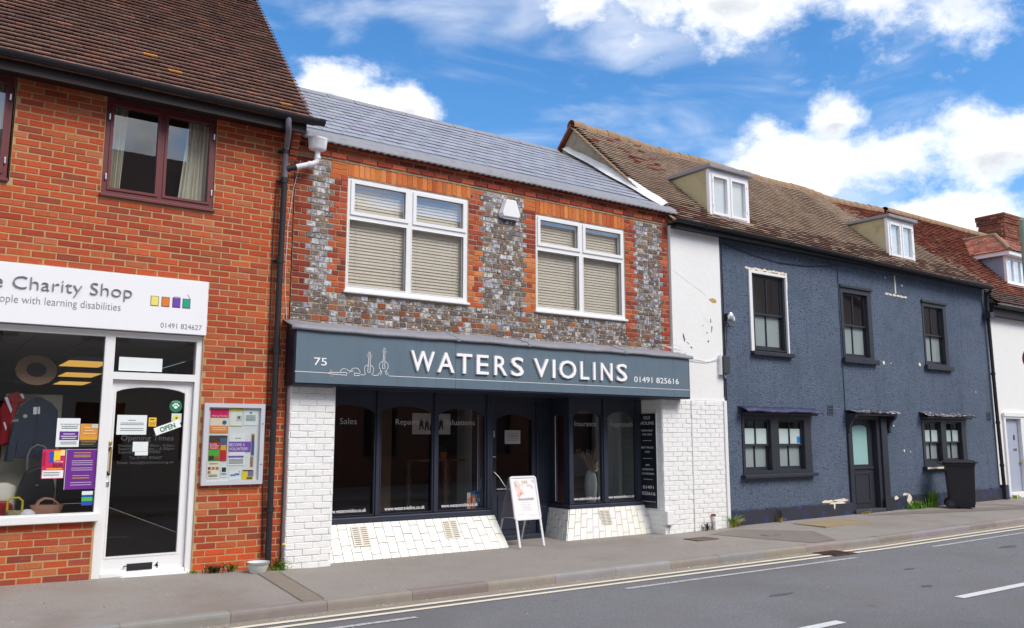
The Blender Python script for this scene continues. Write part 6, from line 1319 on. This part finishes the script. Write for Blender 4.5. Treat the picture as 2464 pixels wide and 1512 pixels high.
# chimney
CHB = [(138, 78, 60), (124, 70, 56), (150, 92, 70), (112, 68, 58)]
ch = MB().box(26.72, 27.92, 2.02, 2.78, 6.6, 8.28).build('chimney', m_mortar2, h4); R = random.Random(19); it = []
for i in range(22):
    z = 6.66 + i * .0755; ex = .03 if i in (18, 19) else .05 if i in (20, 21) else .02 if i in (12,) else 0
    x = 26.7 - ex - (i % 2) * .11
    while x < 27.94 + ex: a, b = max(x, 26.7 - ex), min(x + .225, 27.94 + ex); it.append((Mx(a + .004, b - .004, 2.0 - ex, 2.05, z + .004, z + .071), vary(C(*R.choice(CHB)), R, .2))) if b - a > .04 else 0; x += .225
    y = 2.0 - ex + (i % 2) * .11
    while y < 2.8 + ex: a, b = y, min(y + .225, 2.8 + ex); it.append((MxY(26.7 - ex, .05, a + .004, b - .004, z + .004, z + .071), vary(C(*R.choice(CHB)), R, .2))) if b - a > .04 else 0; y += .225
pieces(ch, 'brick', it, m_brick)
MB().box(26.66, 27.98, 1.96, 2.84, 8.281, 8.33).build('flaunching', m_mortar2, ch, bev=.02)

# ---- wheelie bin
bn = thing('wheelie_bin', 'black wheelie bin on the pavement before the blue house', 'bin', (18.05, -.58, pav(18.05, -.58)))
bz = pav(18.05, -.58); ang = math.atan2(-.84, .55); MBn = Matrix.Translation((18.05, -.58, bz)) @ Matrix.Rotation(ang, 4, 'Z')   # local +x = front
m_bin = mat('black_bin_plastic', C(36, 36, 42), .5, .08, 10, .15, 120, spots=[(5, .6, .8, C(62, 62, 66), .4)])
def L_(P): return [MBn @ Vector(p) for p in P]
rg = lambda x0, x1, w, z: L_([(x0, -w, z), (x1, -w, z), (x1, w, z), (x0, w, z)])
MB().rings([rg(-.20, .24, .20, .03), rg(-.21, .26, .21, .12), rg(-.245, .285, .235, .80), rg(-.25, .29, .24, .885), rg(-.265, .305, .255, .885), rg(-.265, .305, .255, .93)]).build('body', m_bin, bn, bev=.012)
MB().rings([rg(-.30, .33, .265, .932), rg(-.30, .335, .27, .95), rg(-.27, .315, .25, .985), rg(-.2, .26, .2, 1.0)]).build('lid', m_bin, bn, bev=.012)
MB().tube(L_([(-.26, -.20, .90), (-.36, -.20, .93), (-.38, 0, .94), (-.36, .20, .93), (-.26, .20, .90)]), .018, 8).build('handle', m_bin, bn, smooth=True)
MB().tube(L_([(.30, -.2, .975), (.36, -.19, .955), (.36, .19, .955), (.30, .2, .975)]), .014, 8).build('lid_grip', m_bin, bn, smooth=True)
for s_ in (-1, 1):
    wl = MB().tube(L_([(-.20, s_ * .205, .10), (-.20, s_ * .262, .10)]), .10, 18).build('wheel', m_black, bn, smooth=True); MB().tube(L_([(-.20, s_ * .262, .10), (-.20, s_ * .268, .10)]), .05, 14).build('hub', flat(60, 60, 64), wl)
MB().tube(L_([(-.20, -.2, .10), (-.20, .2, .10)]), .014, 8).build('axle', m_greypipe, bn)
# ---- lamp post and round sign at the frame edge
lp = thing('lamp_post', 'slim grey-green lamp post at the right edge of the picture', 'lamp post', (19.8, -1.5, pav(19.8, -1.5)))
m_post = mat('grey_green_paint', C(128, 146, 124), .45, .06, 6); z = pav(19.8, -1.5)
MB().lathe([(.10, z), (.10, z + 1.1), (.085, z + 1.2), (.07, z + 1.25), (.06, 6.25), (.062, 6.3), (.03, 6.33)], 19.8, -1.5, 16).build('pole', m_post, lp, smooth=True)
MB().tube([(19.8, -1.5, 6.28), (19.9, -1.7, 6.36), (20.1, -2.1, 6.42)], .03, 8).build('arm', m_post, lp, smooth=True); MB().lathe([(.05, 6.36), (.12, 6.40), (.10, 6.48), (.03, 6.5)], 20.15, -2.2, 14, sy=1.8).build('lantern', m_greypipe, lp, smooth=True)
sg = thing('traffic_sign', 'round white traffic sign with a red ring on the lamp post', 'sign', (19.7, -1.5, 2.9))
dsk = lambda x0, x1, r_: MB().prism([(-1.60 + r_ * math.cos(k * math.pi / 16), 3.2 + r_ * math.sin(k * math.pi / 16)) for k in range(32)], 'x', x0, x1)
dsk(19.70, 19.715, .30).build('backing', m_greypipe, sg); dsk(19.6965, 19.6995, .295).build('red_ring', flat(206, 30, 40, .35), sg); dsk(19.693, 19.696, .225).build('white_face', flat(236, 236, 238, .35), sg); MB().box(19.715, 19.745, -1.72, -1.44, 3.15, 3.25).build('clamp', m_silver, sg)

# ================================================================ houses across the street, seen only mirrored in the glass
R = random.Random(50); m_opp = mat('brown_stock_brick', C(140, 100, 82), .9, .12, 4, .3, 30); m_oprf = mat('dark_plain_roof', C(84, 66, 60), .9, .15, 8, .4, 20); m_opst = mat('pale_stucco', C(196, 190, 178), .8, .06, 3)
for k in range(6):
    x0, x1 = -14 + k * 11, -14 + k * 11 + 10.98; e = 6.3 + (k % 3) * .3; rd = 10.0 + (k % 2) * .5
    t = thing('terrace_house', 'terrace house number %s from the left across the street, mirrored in windows' % ['one', 'two', 'three', 'four', 'five', 'six'][k], 'building', ((x0 + x1) / 2, -14.5, 0), 'houses across the street')
    hl = [(x0 + 1 + j * 2.6, x0 + 2.2 + j * 2.6, z, z + 1.5) for j in range(4) for z in (.9, 4.0)]
    MB().panel(x0, x1, -.2, e, -14.4, -14.0, hl).build('wall', m_opst if k % 2 == 1 or k > 2 else m_opp, t)
    MB().prism([(-13.7, e - .1), (-18, rd), (-22, e - .1)], 'x', x0, x1).build('roof', m_oprf, t)
    for h in hl: MB().box(h[0], h[1], -14.22, -14.18, h[2], h[3]).build('window', flat(40, 44, 50, .2), t)
    MB().box(x1 - 1.4, x1 - .5, -18.4, -17.6, rd - .6, rd + 1.2).build('chimney', m_opp, t)
